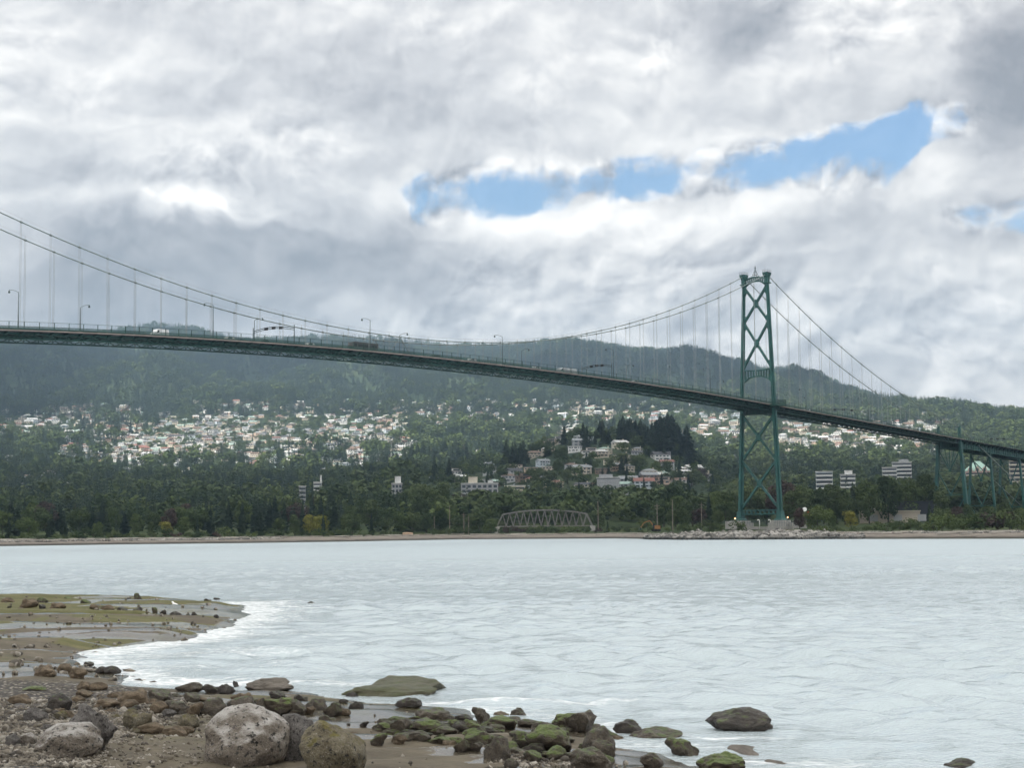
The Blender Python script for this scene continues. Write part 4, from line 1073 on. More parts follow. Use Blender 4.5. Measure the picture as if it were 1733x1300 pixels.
p = tp_(1354, 893, 756); r = empty('concrete_hut', p, -.2); d = MB(); d.box((0, 2, 1.2), (5.8, 4, 3.2)); d.build('wall', M_CONC, r); d = MB(); d.box((0, 2, 2.92), (6.2, 4.4, .25)); d.build('roof', RM[3], r); d = MB(); d.box((1.2, -.02, .8), (1.0, .1, 2.0)); d.build('door', GRY, r)
tag(r, 'small pale concrete hut beside the tower base', 'hut')
for px_, lab in ((1285.5, 'white hook-topped vent pipe between the tower legs, nearer the far leg'), (1304, 'white hook-topped vent pipe between the tower legs, nearer the near leg')):
    p = tp_(px_, 892, 764); r = tag(MB().tube([(0, 0, -1), (0, 0, 2.5), (-.12, 0, 2.95), (-.5, 0, 3.15), (-.88, 0, 2.95), (-.98, 0, 2.5)], .24, 8).build('vent_pipe', M_WHITE, None, True), lab, 'vent pipe', 'white vent pipes at the tower foot'); r.location = p
for px_, py_, lab in ((1244, 878, 'glowing orange navigation lamp beside the far tower leg'), (1333, 876, 'glowing orange navigation lamp beside the near tower leg')):
    p = tp_(px_, py_, 760); g = MB(); r = empty('navigation_lamp', p); MB().tube([(0, 0, -4), (0, 0, -.35)], .08, 6).build('post', M_STEELG, r); MB().ball((0, 0, 0), .3, 10, 6).build('bulb', M_LAMPW, r)
    tag(r, lab, 'navigation lamp', 'navigation lamps at the tower foot')
d = MB(); a, b = tp_(1310, 881, 751), tp_(1396, 881.5, 751)
for i in range(30): q = a.lerp(b, i/29); d.box((q.x, q.y, q.z-1.2), (.12, .12, 2.6))
for hh in (0, -.9): d.beam(a+Vector((0, 0, hh)), b+Vector((0, 0, hh)), .1)
tag(d.build('slab_fence', M_STEELG), 'thin steel fence on the slab beside the near tower leg', 'fence')
d = MB(); a, b = tp_(1233, 882, 757), tp_(1300, 881, 757)
for i in range(26): q = a.lerp(b, i/25); d.box((q.x, q.y, q.z-1.1), (.12, .12, 2.4))
for hh in (0, -.9): d.beam(a+Vector((0, 0, hh)), b+Vector((0, 0, hh)), .1)
tag(d.build('slab_fence', M_STEELG), 'thin steel fence in front of the far tower leg', 'fence')
p = tp_(1242, 893, 752); r = MB(); r.box((0, 2, 1.0), (6.5, 4, 3.4)); o = r.build('concrete_block', M_CONC); o.location = p; tag(o, 'pale concrete block in front of the far tower leg', 'concrete block')
g = ground(690, float(shore(690))+27); o = MB().tube([(-2.6, 0, .7), (0, .3, .9), (2.6, 0, .7)], [.8, .85, .7], 9).build('log', paint('tan_log_wood', (.42, .29, .2), .9, .15, .4), None, True); o.location = g; tag(o, 'tan log lying at the top of the far beach', 'log')
g = ground(712, float(shore(712))+25); o = MB().tube([(-3.6, 0, .3), (0, .2, .4), (3.8, -.3, .3)], [.35, .32, .25], 8).build('log', M_POLE, None, True); o.location = g; tag(o, 'long thin grey log beside the tan log on the far beach', 'log')

# rocks armouring the far point and drift logs on the beaches
ra = np.random.RandomState(3)
def lumps(pts, sizes, rs):
    base_v = []; bm = bmesh.new(); bmesh.ops.create_icosphere(bm, subdivisions=1, radius=1.0); bv = np.array([v.co for v in bm.verts]); bf = np.array([[v.index for v in f.verts] for f in bm.faces]); bm.free()
    Vs = []; Fs = []
    for i, (p, s) in enumerate(zip(pts, sizes)):
        q = bv*(1+rs.uniform(-.28, .28, (len(bv), 1)))*rs.uniform(.6, 1.3, 3)*s; a = rs.uniform(0, 6.28); c, s_ = cos(a), sin(a)
        q = np.stack([q[:, 0]*c-q[:, 1]*s_, q[:, 0]*s_+q[:, 1]*c, q[:, 2]*.8], 1) + p; Vs.append(q); Fs.append(bf + i*len(bv))
    return np.concatenate(Vs), np.concatenate(Fs)
def rip_mat(T, b):
    p = T.pos(); z = T.sep(p)[2]; v = T.voronoi(p, .35, 'F1', 1); n = T.noise(p, 1.2, 4, .6); g = T.m('ADD', T.m('MULTIPLY', T.sep(v)[0], .7), T.m('MULTIPLY', n, .3))
    dry = T.ramp(g, [(.2, (.09, .085, .075)), (.5, (.2, .19, .17)), (.8, (.36, .34, .31))]); wet = T.ramp(g, [(.2, (.02, .022, .017)), (.8, (.065, .06, .048))])
    T.put(b.inputs['Base Color'], T.mix(T.smooth(z, .5, 1.4), wet, dry)); T.put(b.inputs['Roughness'], .9)
pts = []; sz = []
for i in range(2600):
    q = ra.uniform(1092, 1460); d_ = abs(ra.normal(0, 1))*7; Y = float(shore(q)) + d_*1.25; X = colx(q)*Y; s = ra.uniform(.35, 1.15)*(1.25 if q < 1400 else .8); z = float(zg(X, Y)) + s*.2 + (ra.uniform(0, 1.1) if 1150 < q < 1420 and d_ > 3 else 0)
    pts.append((X, Y, z)); sz.append(s)
for i in range(900):
    q = ra.uniform(1440, 1760); Y = float(shore(q)) + 22 + abs(ra.normal(0, 3)); X = colx(q)*Y; s = ra.uniform(.2, .6); pts.append((X, Y, float(zg(X, Y))+.1)); sz.append(s)
for i in range(900):
    q = ra.uniform(-40, 480); Y = float(shore(q)) + 17 + abs(ra.normal(0, 3)); X = colx(q)*Y; s = ra.uniform(.25, .7); pts.append((X, Y, float(zg(X, Y))+.1)); sz.append(s)
V, Fq = lumps(np.array(pts), np.array(sz), ra)
o = link(bpy.data.objects.new('riprap_rubble', np_mesh('riprap_rubble', V, Fq, material('riprap_stone', rip_mat), False))); tag(o, 'heaped grey armour stones along the far waterline', 'stones', kind='stuff')
d = MB()
for i in range(150):
    q = ra.uniform(-40, 1760); 
    if 1100 < q < 1400: continue
    Y = float(shore(q)) + 24 + ra.normal(0, 3); X = colx(q)*Y; z = float(zg(X, Y))+.25; a = ra.uniform(-.5, .5); l = ra.uniform(2, 6)
    d.tube([(X-cos(a)*l, Y-sin(a)*l, z), (X+cos(a)*l, Y+sin(a)*l, z+.1)], [ra.uniform(.2, .4), ra.uniform(.15, .3)], 6)
tag(d.build('driftwood', paint('driftwood_grey', (.36, .33, .29), .9, .2, .4), None, True), 'bleached drift logs strewn along the far beach', 'driftwood', kind='stuff')

# ------------------------------------------------------------------ the forest that clothes the slopes reads as one mass
fr = np.random.RandomState(9); HP_ = np.array([(x, y) for x, y, z in HPOS])
def near_house(X, Y, r):
    out = np.zeros(len(X), bool)
    for hx, hy in HP_: out |= ((X-hx)**2 + (Y-hy)**2 < r*r)
    # keep the view of each house free on its lower side
    for hx, hy in HP_: out |= ((np.abs(X/Y*hy-hx) < r*.75) & (Y < hy) & (Y > hy-r*2.6))
    return out
def scatter(n, p0, p1, y0, y1): 
    Y = np.sqrt(fr.uniform(y0*y0, y1*y1, n)); px = fr.uniform(p0, p1, n); return px, colx(px)*Y, Y
FP = []; FS = []; FK = []
px, X, Y = scatter(36000, -260, 2000, 3250, 5560); s = fr.uniform(14, 30, len(Y)); k = np.where(fr.rand(len(Y)) < .92, 0, 1); FP.append((X, Y)); FS.append(s); FK.append(k)
px, X, Y = scatter(21000, -260, 2000, 960, 3300); m = ~near_house(X, Y, 10)
def in_town(px, X, Y):
    py = np.array([proj(x, y, z)[1] for x, y, z in zip(X, Y, zg(X, Y))])
    t = ((px > 180) & (px < 690) & (py > np.interp(px, [180, 330, 690], [770, 688, 682])) & (py < np.interp(px, [180, 690], [790, 745])))
    t |= ((px > 1320) & (px < 1600) & (py > 722) & (py < 770)) | ((px > 1180) & (px < 1262) & (py > 700) & (py < 755)) | ((px > 700) & (px < 1240) & (py > 684) & (py < 720)) | ((px < 135) & (py > 690) & (py < 738))
    kn_ = (px > 705) & (px < 1245) & (Y < 1950) & (Y > 1180)
    return t, kn_, py
t, kn_, py = in_town(px, X, Y)
s = fr.uniform(11, 28, len(Y)); s = np.where(t, s*np.where(px > 1170, .36, .46), s); s = np.where(kn_, s*.5, s); s = np.where(Y < 1250, s*.8, s)
keepm = m & ~(t & (fr.rand(len(Y)) < .05)) & ~(kn_ & (fr.rand(len(Y)) < .2))
k = np.where(fr.rand(len(Y)) < np.where(t, .35, np.where(kn_, .5, np.where(px < 660, .86, .74))), 0, 1); k = np.where((k == 1) & (fr.rand(len(Y)) < .35), 2, k)
k = np.where((px > 700) & (Y < 1150) & (k == 0), 1, k)
FP.append((X[keepm], Y[keepm])); FS.append(s[keepm]); FK.append(k[keepm])
X = np.concatenate([p[0] for p in FP]); Y = np.concatenate([p[1] for p in FP]); S = np.concatenate(FS); K = np.concatenate(FK); Zt = zg(X, Y)
pcol = bpy.data.collections.new('forest_kinds')      # kept out of the scene: only sources for the stuff below
srcs = []
V, Fq = conifer_crown(500, 11, 7, .17, .06); srcs.append(np_mesh('forest_conifer', V, Fq, M_CONI, False))
V, Fq = broad_crown(501, 9, 150, .085, (.42, .42, .38), .56); srcs.append(np_mesh('forest_broadleaf', V, Fq, M_LEAF, False))
V, Fq = broad_crown(502, 9, 150, .085, (.42, .42, .38), .56); srcs.append(np_mesh('forest_light_broadleaf', V, Fq, M_LEAFL, False))
def forest_object(name, idx, mesh, label):
    pm = bpy.data.meshes.new(name); pts = np.stack([X[idx], Y[idx], Zt[idx]-.3], 1); pm.vertices.add(len(pts)); pm.vertices.foreach_set('co', pts.astype(np.float32).ravel())
    a = pm.attributes.new('size', 'FLOAT', 'POINT'); a.data.foreach_set('value', S[idx].astype(np.float32)); pm.update()
    src = bpy.data.objects.new(mesh.name, mesh); pcol.objects.link(src)
    ob = link(bpy.data.objects.new(name, pm)); gm = bpy.data.node_groups.new(name + '_scatter', 'GeometryNodeTree')
    gm.interface.new_socket('Geometry', in_out='INPUT', socket_type='NodeSocketGeometry'); gm.interface.new_socket('Geometry', in_out='OUTPUT', socket_type='NodeSocketGeometry')
    N = gm.nodes; gi, go = N.new('NodeGroupInput'), N.new('NodeGroupOutput'); m2p = N.new('GeometryNodeMeshToPoints'); ip = N.new('GeometryNodeInstanceOnPoints'); oi = N.new('GeometryNodeObjectInfo'); oi.inputs[0].default_value = src
    at_ = N.new('GeometryNodeInputNamedAttribute'); at_.data_type = 'FLOAT'; at_.inputs[0].default_value = 'size'; rv = N.new('FunctionNodeRandomValue'); rv.data_type = 'FLOAT_VECTOR'; rv.inputs[0].default_value = (0, 0, 0); rv.inputs[1].default_value = (.06, .06, 6.28)
    rw = N.new('FunctionNodeRandomValue'); rw.data_type = 'FLOAT'; rw.inputs[2].default_value = .95; rw.inputs[3].default_value = 1.5; cx = N.new('ShaderNodeCombineXYZ'); cx.inputs[2].default_value = 1; vm = N.new('ShaderNodeVectorMath'); vm.operation = 'SCALE'
    lk = gm.links.new; lk(gi.outputs[0], m2p.inputs[0]); lk(m2p.outputs[0], ip.inputs[0]); lk(oi.outputs['Geometry'], ip.inputs['Instance']); lk(rv.outputs[0], ip.inputs['Rotation'])
    lk(rw.outputs[1], cx.inputs[0]); lk(rw.outputs[1], cx.inputs[1]); lk(cx.outputs[0], vm.inputs[0]); lk(at_.outputs[0], vm.inputs['Scale']); lk(vm.outputs[0], ip.inputs['Scale']); lk(ip.outputs[0], go.inputs[0])
    ob.modifiers.new('scatter', 'NODES').node_group = gm; tag(ob, label, 'forest', kind='stuff')
forest_object('conifer_forest', K == 0, srcs[0], 'dense dark conifer forest covering the mountain slopes')
forest_object('broadleaf_woods', K == 1, srcs[1], 'green broadleaf woods between the hillside houses')
forest_object('light_woods', K == 2, srcs[2], 'lighter green leafy woods between the hillside houses')
# ------------------------------------------------------------------ near shore: land polygon, shelf ground, rocks
def gp(px, py, z=.12):
    r = ray(px, py); t = (z-H)/r[2]; return (r[0]*t, r[1]*t)
EDGE = [(-260, 1008), (0, 1011), (120, 1012), (240, 1013.5), (330, 1017), (418, 1022), (405, 1036), (392, 1054), (352, 1064), (338, 1076), (262, 1082), (200, 1091), (150, 1099), (133, 1110), (122, 1122), (170, 1132), (212, 1146), (222, 1154), (300, 1163), (350, 1170), (405, 1167), (470, 1163), (545, 1170), (620, 1184), (750, 1190), (800, 1203), (850, 1214), (930, 1222), (1000, 1240), (1045, 1256), (1110, 1268), (1180, 1286), (1262, 1299), (1330, 1315), (1500, 1352), (1733, 1410)]
POLY = np.array([gp(*e) for e in EDGE] + [(26, 12), (40, 4), (60, -60), (-140, -60), (-140, 128)])
def signed(X, Y, poly=POLY):
    sh = X.shape; P = np.stack([X.ravel(), Y.ravel()], 1).astype(np.float64); d = np.full(len(P), 1e9); ins = np.zeros(len(P), bool); n = len(poly)
    for i in range(n):
        a, b = poly[i], poly[(i+1) % n]; ab = b-a; t = np.clip(((P-a)@ab)/(ab@ab), 0, 1); q = P - (a + t[:, None]*ab); d = np.minimum(d, np.hypot(q[:, 0], q[:, 1]))
        c = ((a[1] > P[:, 1]) != (b[1] > P[:, 1])) & (P[:, 0] < (b[0]-a[0])*(P[:, 1]-a[1])/((b[1]-a[1]) or 1e-9) + a[0]); ins ^= c
    return np.where(ins, d, -d).reshape(sh)
_vn = {}
def vnoise(x, y, seed):
    if seed not in _vn: _vn[seed] = np.random.RandomState(seed).rand(256, 256)
    g = _vn[seed]; xi = np.floor(x).astype(int); yi = np.floor(y).astype(int); fx, fy = x-xi, y-yi; fx = fx*fx*(3-2*fx); fy = fy*fy*(3-2*fy)
    a = g[xi % 256, yi % 256]; b = g[(xi+1) % 256, yi % 256]; c = g[xi % 256, (yi+1) % 256]; d_ = g[(xi+1) % 256, (yi+1) % 256]
    return (a*(1-fx)+b*fx)*(1-fy) + (c*(1-fx)+d_*fx)*fy
def fbm(x, y, seed, o=5):
    s = 0; a = .5; t = 0
    for i in range(o): s = s + a*vnoise(x*2**i + i*17.3, y*2**i + i*9.1, seed+i); t += a; a *= .5
    return s/t
gx = np.arange(-62, 34, .24); gy = np.concatenate([np.arange(-24, 24, 1.2), np.arange(24, 132, .24)])
GX, GY = np.meshgrid(gx, gy, indexing='ij'); SD = signed(GX, GY)
def land_z(X, Y, S):
    wob = (fbm(X*.35, Y*.35, 40) - .5)
    S2 = S + wob*1.6
    z = np.where(S2 > 0, .03 + .62*(1-np.exp(-np.maximum(S2, 0)*.085)), S2*.16)
    z = np.maximum(z, -1.6)
    far = smst(Y, 56, 66)*smst(-X, 2, 6)
    ph = Y*.13 + X*.012 + 2.2*(fbm(X*.045, Y*.12, 60) - .5); saw = ph - np.floor(ph); led = (smst(saw, .0, .75) - smst(saw, .86, .97))*.30
    z = z + np.where(S2 > 0, far*led*np.clip(S2*.6, 0, 1), 0)
    mid = (1-smst(Y, 56, 64)); ph = Y*.35 - X*.16 + 2.6*(fbm(X*.11, Y*.16, 70) - .5); saw = ph-np.floor(ph)
    z = z + np.where(S2 > 0, mid*(smst(saw, 0, .8) - smst(saw, .84, .96))*.13*np.clip(S2*.5, 0, 1), 0)
    z = z + (fbm(X*.9, Y*.9, 80) - .5)*.12*np.clip(S2*.5, 0, 1) + np.maximum(0, 24-Y)*.085*np.clip(S2*.2, 0, 1)
    return z
GZ = land_z(GX, GY, SD)
def fz(x, y):
    i = np.clip(np.searchsorted(gx, x)-1, 0, len(gx)-2); j = np.clip(np.searchsorted(gy, y)-1, 0, len(gy)-2); a = (x-gx[i])/(gx[i+1]-gx[i]); b = (y-gy[j])/(gy[j+1]-gy[j])
    return float((GZ[i, j]*(1-a)+GZ[i+1, j]*a)*(1-b) + (GZ[i, j+1]*(1-a)+GZ[i+1, j+1]*a)*b)
def fhit(px, py):
    z = .2
    for _ in range(8): x, y = gp(px, py, z); z = max(-.15, fz(x, y))*.5 + z*.5
    return Vector((x, y, max(-.15, fz(x, y))))
# picture-independent ground zones stored on the mesh: gravel, algae, wet film
PXg = 866.5 + F*(GX/np.maximum(GY, 1.))*1.003; Yq = GY
n1 = fbm(GX*.22, GY*.22, 90); n2 = fbm(GX*.08, GY*.3, 95)
xl = GX/np.maximum(GY, 1)
gravel = smst(-xl + (n1-.5)*.07 - .05*(1-smst(GY, 35.5, 38)), .165, .225)*(1-smst(GY + (n1-.5)*10, 44, 50)) + smst(n1, .52, .6)*.75*(1-smst(np.abs(xl-.03), .03, .06))*(1-smst(GY, 33, 35))
algae = smst(GY, 60, 68)*smst(n2 + .5*(fbm(GX*.6, GY*.6, 97)-.5), .38, .56)*.95 + .5*smst(n1, .48, .66) + smst(GY, 100, 106)*.25
wet = smst(fbm(GX*.10 + GY*.05, GY*.55 - GX*.2, 99) + .08*(1-smst(GY, 40, 46))*smst(GX, -7, -4), .47, .6)*(1-gravel)
wet = np.maximum(wet, smst(-SD, -1.0, .1)*.8)
me = np_mesh('tidal_shelf', np.stack([GX.ravel(), GY.ravel(), GZ.ravel()], 1), grid_faces(len(gx), len(gy)), [])
for nm, arr in (('gravel', gravel), ('algae', algae), ('wet', wet)):
    a = me.attributes.new(nm, 'FLOAT', 'POINT'); a.data.foreach_set('value', np.clip(arr, 0, 1).ravel().astype(np.float32))
def attr(T, nm): n = T.node('ShaderNodeAttribute'); n.attribute_name = nm; return n.outputs['Fac']
def shelf_mat(T, b):
    p = T.pos(); n = T.noise(p, .8, 6, .65); nf = T.noise(p, 9., 4, .65); pv = T.voronoi(p, 9., 'F1', 1); pd = T.voronoi(p, 9., 'F1', 0)
    st = T.noise(T.vm('MULTIPLY', p, (.25, 1.4, 1.)), 1.6, 5, .6)
    rock = T.ramp(T.m('ADD', T.m('MULTIPLY', n, .6), T.m('MULTIPLY', st, .4)), [(.3, (.058, .049, .033)), (.5, (.108, .091, .062)), (.7, (.165, .14, .098))])
    rock = T.mix(T.m('MULTIPLY', nf, .4), rock, (.07, .06, .05))
    grav = T.ramp(T.sep(pv)[0], [(.1, (.06, .052, .04)), (.4, (.125, .108, .082)), (.7, (.20, .178, .14)), (.95, (.33, .30, .26))])
    grav = T.mix(T.smooth(pd, .25, .6), grav, (.05, .045, .04))
    g = T.smooth(T.m('ADD', attr(T, 'gravel'), T.m('MULTIPLY', T.m('SUBTRACT', nf, .5), .6)), .4, .6)
    alg = T.ramp(st, [(.3, (.055, .055, .018)), (.5, (.095, .095, .03)), (.7, (.14, .125, .055))])
    a = T.smooth(T.m('ADD', attr(T, 'algae'), T.m('MULTIPLY', T.m('SUBTRACT', n, .5), .9)), .35, .75)
    col = T.mix(g, T.mix(T.m('MULTIPLY', a, .85), rock, alg), grav)
    w = T.smooth(T.m('ADD', attr(T, 'wet'), T.m('MULTIPLY', T.m('SUBTRACT', nf, .5), .35)), .42, .62)
    T.put(b.inputs['Base Color'], T.mix(T.m('MULTIPLY', w, .55), col, T.mix(.5, col, (.03, .03, .028)))); T.put(b.inputs['Roughness'], T.m('SUBTRACT', .82, T.m('MULTIPLY', w, .66)))
    T.put(b.inputs['Specular IOR Level'], T.m('ADD', .25, T.m('MULTIPLY', w, .35)))
    hh = T.m('ADD', T.m('MULTIPLY', nf, .5), T.m('ADD', n, T.m('MULTIPLY', T.m('MULTIPLY', pd, g), -1.2)))
    bn = T.node('ShaderNodeBump'); bn.inputs['Distance'].default_value = .08; T.put(bn.inputs['Strength'], T.m('SUBTRACT', .75, T.m('MULTIPLY', w, .62))); T.put(bn.inputs['Height'], hh); T.put(b.inputs['Normal'], bn.outputs[0])
me.materials.append(material('tidal_rock', shelf_mat))
shelf = link(bpy.data.objects.new('shore_ground', me)); tag(shelf, kind='structure')

# rocks
def rock_mat(name, dark, mid, light, moss=0., mossc=((.035, .05, .010), (.085, .12, .022)), speck=0., top=None, rough=.8):
    def fn(T, b):
        p = T.obj(); n = T.noise(p, 1.6, 6, .65); nf = T.noise(p, 11., 4, .7); nn = T.sep(T.nrm())[2]
        col = T.ramp(T.m('ADD', T.m('MULTIPLY', n, .65), T.m('MULTIPLY', nf, .35)), [(.34, dark), (.5, mid), (.66, light)])
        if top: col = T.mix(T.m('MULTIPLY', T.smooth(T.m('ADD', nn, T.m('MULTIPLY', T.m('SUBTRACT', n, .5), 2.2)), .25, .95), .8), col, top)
        sp = T.noise(p, 24., 2, .6); col = T.mix(T.smooth(sp, .62, .72), col, (.34, .32, .29)) if speck else col
        if speck: col = T.mix(T.smooth(T.noise(p, 7., 3, .7), .54, .66), col, (.03, .028, .025))
        if moss:
            m = T.smooth(T.m('ADD', T.m('MULTIPLY', nn, .55), T.m('MULTIPLY', T.m('SUBTRACT', T.noise(p, 2.3, 5, .65), .5), 2.0)), .62-moss*.7, 1.0-moss*.7)
            col = T.mix(m, col, T.ramp(nf, [(.35, mossc[0]), (.65, mossc[1])]))
        T.put(b.inputs['Base Color'], col); T.put(b.inputs['Roughness'], rough); T.put(b.inputs['Specular IOR Level'], .35)
        T.put(b.inputs['Normal'], T.bump(T.m('ADD', n, T.m('MULTIPLY', nf, .45)), .8, .12))
    return material(name, fn)
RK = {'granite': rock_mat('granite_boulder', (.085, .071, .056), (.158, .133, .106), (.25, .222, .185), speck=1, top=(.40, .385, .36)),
      'grey': rock_mat('grey_boulder', (.06, .055, .05), (.11, .10, .092), (.19, .175, .16), speck=1),
      'brown': rock_mat('brown_rock', (.05, .038, .026), (.125, .093, .06), (.22, .17, .115), moss=.12, mossc=((.05, .05, .018), (.10, .09, .035))),
      'moss': rock_mat('mossy_rock', (.025, .02, .014), (.06, .047, .033), (.11, .088, .062), moss=.66, mossc=((.045, .07, .012), (.115, .15, .03)), rough=.5),
      'barnacle': rock_mat('barnacled_rock', (.03, .023, .016), (.07, .056, .04), (.13, .108, .08), moss=.34, speck=1, rough=.5),
      'dark': rock_mat('dark_rock', (.017, .014, .011), (.038, .031, .025), (.072, .06, .047), moss=.25, rough=.45),
      'yellow': rock_mat('ochre_lichen_boulder', (.07, .058, .036), (.13, .11, .07), (.22, .20, .15), moss=.42, mossc=((.07, .06, .014), (.14, .12, .03)), speck=1),
      'olive': rock_mat('olive_slab_rock', (.035, .032, .018), (.058, .053, .028), (.085, .078, .043), moss=.55, mossc=((.036, .04, .013), (.062, .066, .022)), rough=.55),
      'slab': rock_mat('wet_brown_slab', (.07, .06, .048), (.12, .104, .085), (.17, .15, .125))}
def rock_mesh(seed, style, sub):
    bm = bmesh.new(); bmesh.ops.create_icosphere(bm, subdivisions=sub, radius=1.0); V = np.array([v.co for v in bm.verts]); Fq = np.array([[v.index for v in f.verts] for f in bm.faces]); bm.free(); rs = np.random.RandomState(seed)
    if style == 'cobble':
        for i in range(6):
            n = rs.normal(size=3); n /= np.linalg.norm(n); d = rs.uniform(.66, .92); t = V@n; V = V - np.outer(np.maximum(0, t-d)*.85, n)
    elif style != 'round':
        for i in range(11 if style == 'angular' else 8):
            n = rs.normal(size=3); n /= np.linalg.norm(n); d = rs.uniform(.5, .82) if style == 'angular' else rs.uniform(.6, .88); t = V@n; V = V - np.outer(np.maximum(0, t-d)*.93, n)
    else:
        for i in range(3):
            n = rs.normal(size=3); n /= np.linalg.norm(n); d = rs.uniform(.7, .9); t = V@n; V = V - np.outer(np.maximum(0, t-d)*.75, n)
    o = Vector(rs.uniform(-50, 50, 3)); k = {'round': (.10, .03, .010), 'cobble': (.13, .05, .02), 'angular': (.20, .12, .06), 'lump': (.20, .085, .034)}[style]; out = np.empty_like(V)
    for i, v in enumerate(V):
        q = Vector(v); dsp = k[0]*mnoise.noise(q*1.3+o) + k[1]*mnoise.noise(q*3.4+o) + k[2]*mnoise.noise(q*8.5+o) + (k[2]*.6*mnoise.noise(q*19+o) if sub > 4 else 0)
        out[i] = v*(1+dsp*1.25)
    lo, hi = out.min(0), out.max(0); out = (out-(lo+hi)/2)/((hi-lo)/2)
    return np_mesh('rock', out, Fq, [RK['brown']], True)
RM_ = {}
def rmesh(style, i, sub=4):
    key = (style, i, sub)
    if key not in RM_: RM_[key] = rock_mesh(1000 + i*7 + len(style), style, sub)
    return RM_[key]
ROCKS = []; rr3 = random.Random(4)
def rock(x0, x1, y0, y1, mat, style=None, label=None, sub=None, depth=None, rz=None, zone=''):
    (x0, x1, y0) = ((x0-2.2, x1+2.2, y0+(y1-y0)*.10) if x1-x0 < 85 and y1 > 1100 and not label else (x0, x1, y0)); w_px, h_px = x1-x0, y1-y0; g = fhit((x0+x1)/2, y1-.5); m = g.y/F; w = w_px*m; h = h_px*m
    big = w_px > 60; style = style or ('angular' if mat in ('moss', 'barnacle', 'dark') else rr3.choice(['lump', 'cobble', 'angular'])); style = 'cobble' if style == 'round' else style
    me = rmesh(style, rr3.randint(0, 6) if not big else 10+len(ROCKS), sub or (5 if big else 4))
    dep = depth or w*rr3.uniform(.7, .95); sz = max(h*.66, w*.16); o = link(bpy.data.objects.new('boulder' if big else 'rock', me))
    o.scale = (w/2, dep/2, sz); o.location = (g.x, g.y + dep*.40, g.z + h - sz*.98); o.rotation_euler = (0, 0, rz if rz is not None else rr3.choice([0, pi]) + rr3.uniform(-.12, .12)); override(o, RK[mat])
    nm = {'granite': 'speckled granite rock', 'grey': 'dark grey rock', 'brown': 'brown weathered rock', 'moss': 'green moss-topped rock', 'barnacle': 'brown barnacled rock', 'dark': 'dark wet rock', 'yellow': 'ochre lichened rock', 'olive': 'olive rock', 'slab': 'smooth wet brown slab'}[mat]
    szn = 'big' if w_px > 55 else ('small' if w_px < 18 else 'medium')
    tag(o, label, 'boulder' if big else 'rock', zone or 'rocks on the near shore'); ROCKS.append((o, label or f'{szn} {nm} {zone}', (x0+x1)/2, bool(label))); return o
rock(109, 194, 1197, 1275, 'grey', 'angular', 'tall dark grey block-like boulder standing behind the low wedge-shaped boulder', rz=0)
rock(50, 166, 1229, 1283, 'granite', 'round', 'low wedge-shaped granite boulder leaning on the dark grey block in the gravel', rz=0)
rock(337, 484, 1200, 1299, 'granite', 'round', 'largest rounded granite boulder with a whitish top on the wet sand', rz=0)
rock(455, 532, 1214, 1291, 'grey', 'round', 'grey boulder wedged between the two largest boulders', rz=0)
rock(505, 617, 1227, 1314, 'yellow', 'round', 'ochre-green lichened boulder in front, sloping towards the water', rz=0)
rock(75, 118, 1176, 1207, 'dark', 'round', 'round dark rock with a pale rim behind the wedge-shaped boulder')
rock(535, 749, 1155, 1187, 'olive', 'lump', 'long smooth olive-green rock slab at the edge of the surf', depth=3.2, rz=0)
rock(410, 494, 1151, 1169, 'slab', 'lump', 'flat dark wet rock between the pointed rock and the olive slab', rz=0)
rock(393, 405, 1150, 1168, 'dark', 'angular', 'small pointed upright dark rock at the surf edge')
rock(1200, 1314, 1204, 1252, 'dark', 'lump', 'black angular boulder with a mossy top standing alone in the water', rz=0)
rock(1708, 1740, 1274, 1289, 'dark', 'angular', 'dark weedy rock breaking the water beside the picture edge')
rock(1598, 1658, 1288, 1306, 'dark', 'angular', 'low barnacled rock awash out in the open water')
rock(1234, 1300, 1272, 1290, 'slab', 'round', 'smooth brown slab awash behind the weedy rock at the water edge', depth=1.6, rz=0)
rock(1292, 1362, 1293, 1309, 'slab', 'round', 'smooth brown slab awash, furthest out of the two', depth=1.4, rz=0)
rock(884, 936, 1193, 1207, 'slab', 'round', 'flat wet slab just behind the mossy cluster in the surf', depth=1.5, rz=0)
def many(lst, zone):
    for q in lst: rock(*q[:4], q[4], q[5] if len(q) > 5 else None, zone=zone)
many([(1040, 1088, 1218, 1252, 'dark', 'angular'), (1068, 1158, 1236, 1265, 'barnacle', 'lump'), (1129, 1183, 1248, 1285, 'moss', 'angular'), (1184, 1263, 1274, 1306, 'moss'), (1085, 1121, 1275, 1304, 'barnacle'), (1036, 1060, 1246, 1258, 'brown')], 'at the water edge past the mossy cluster')
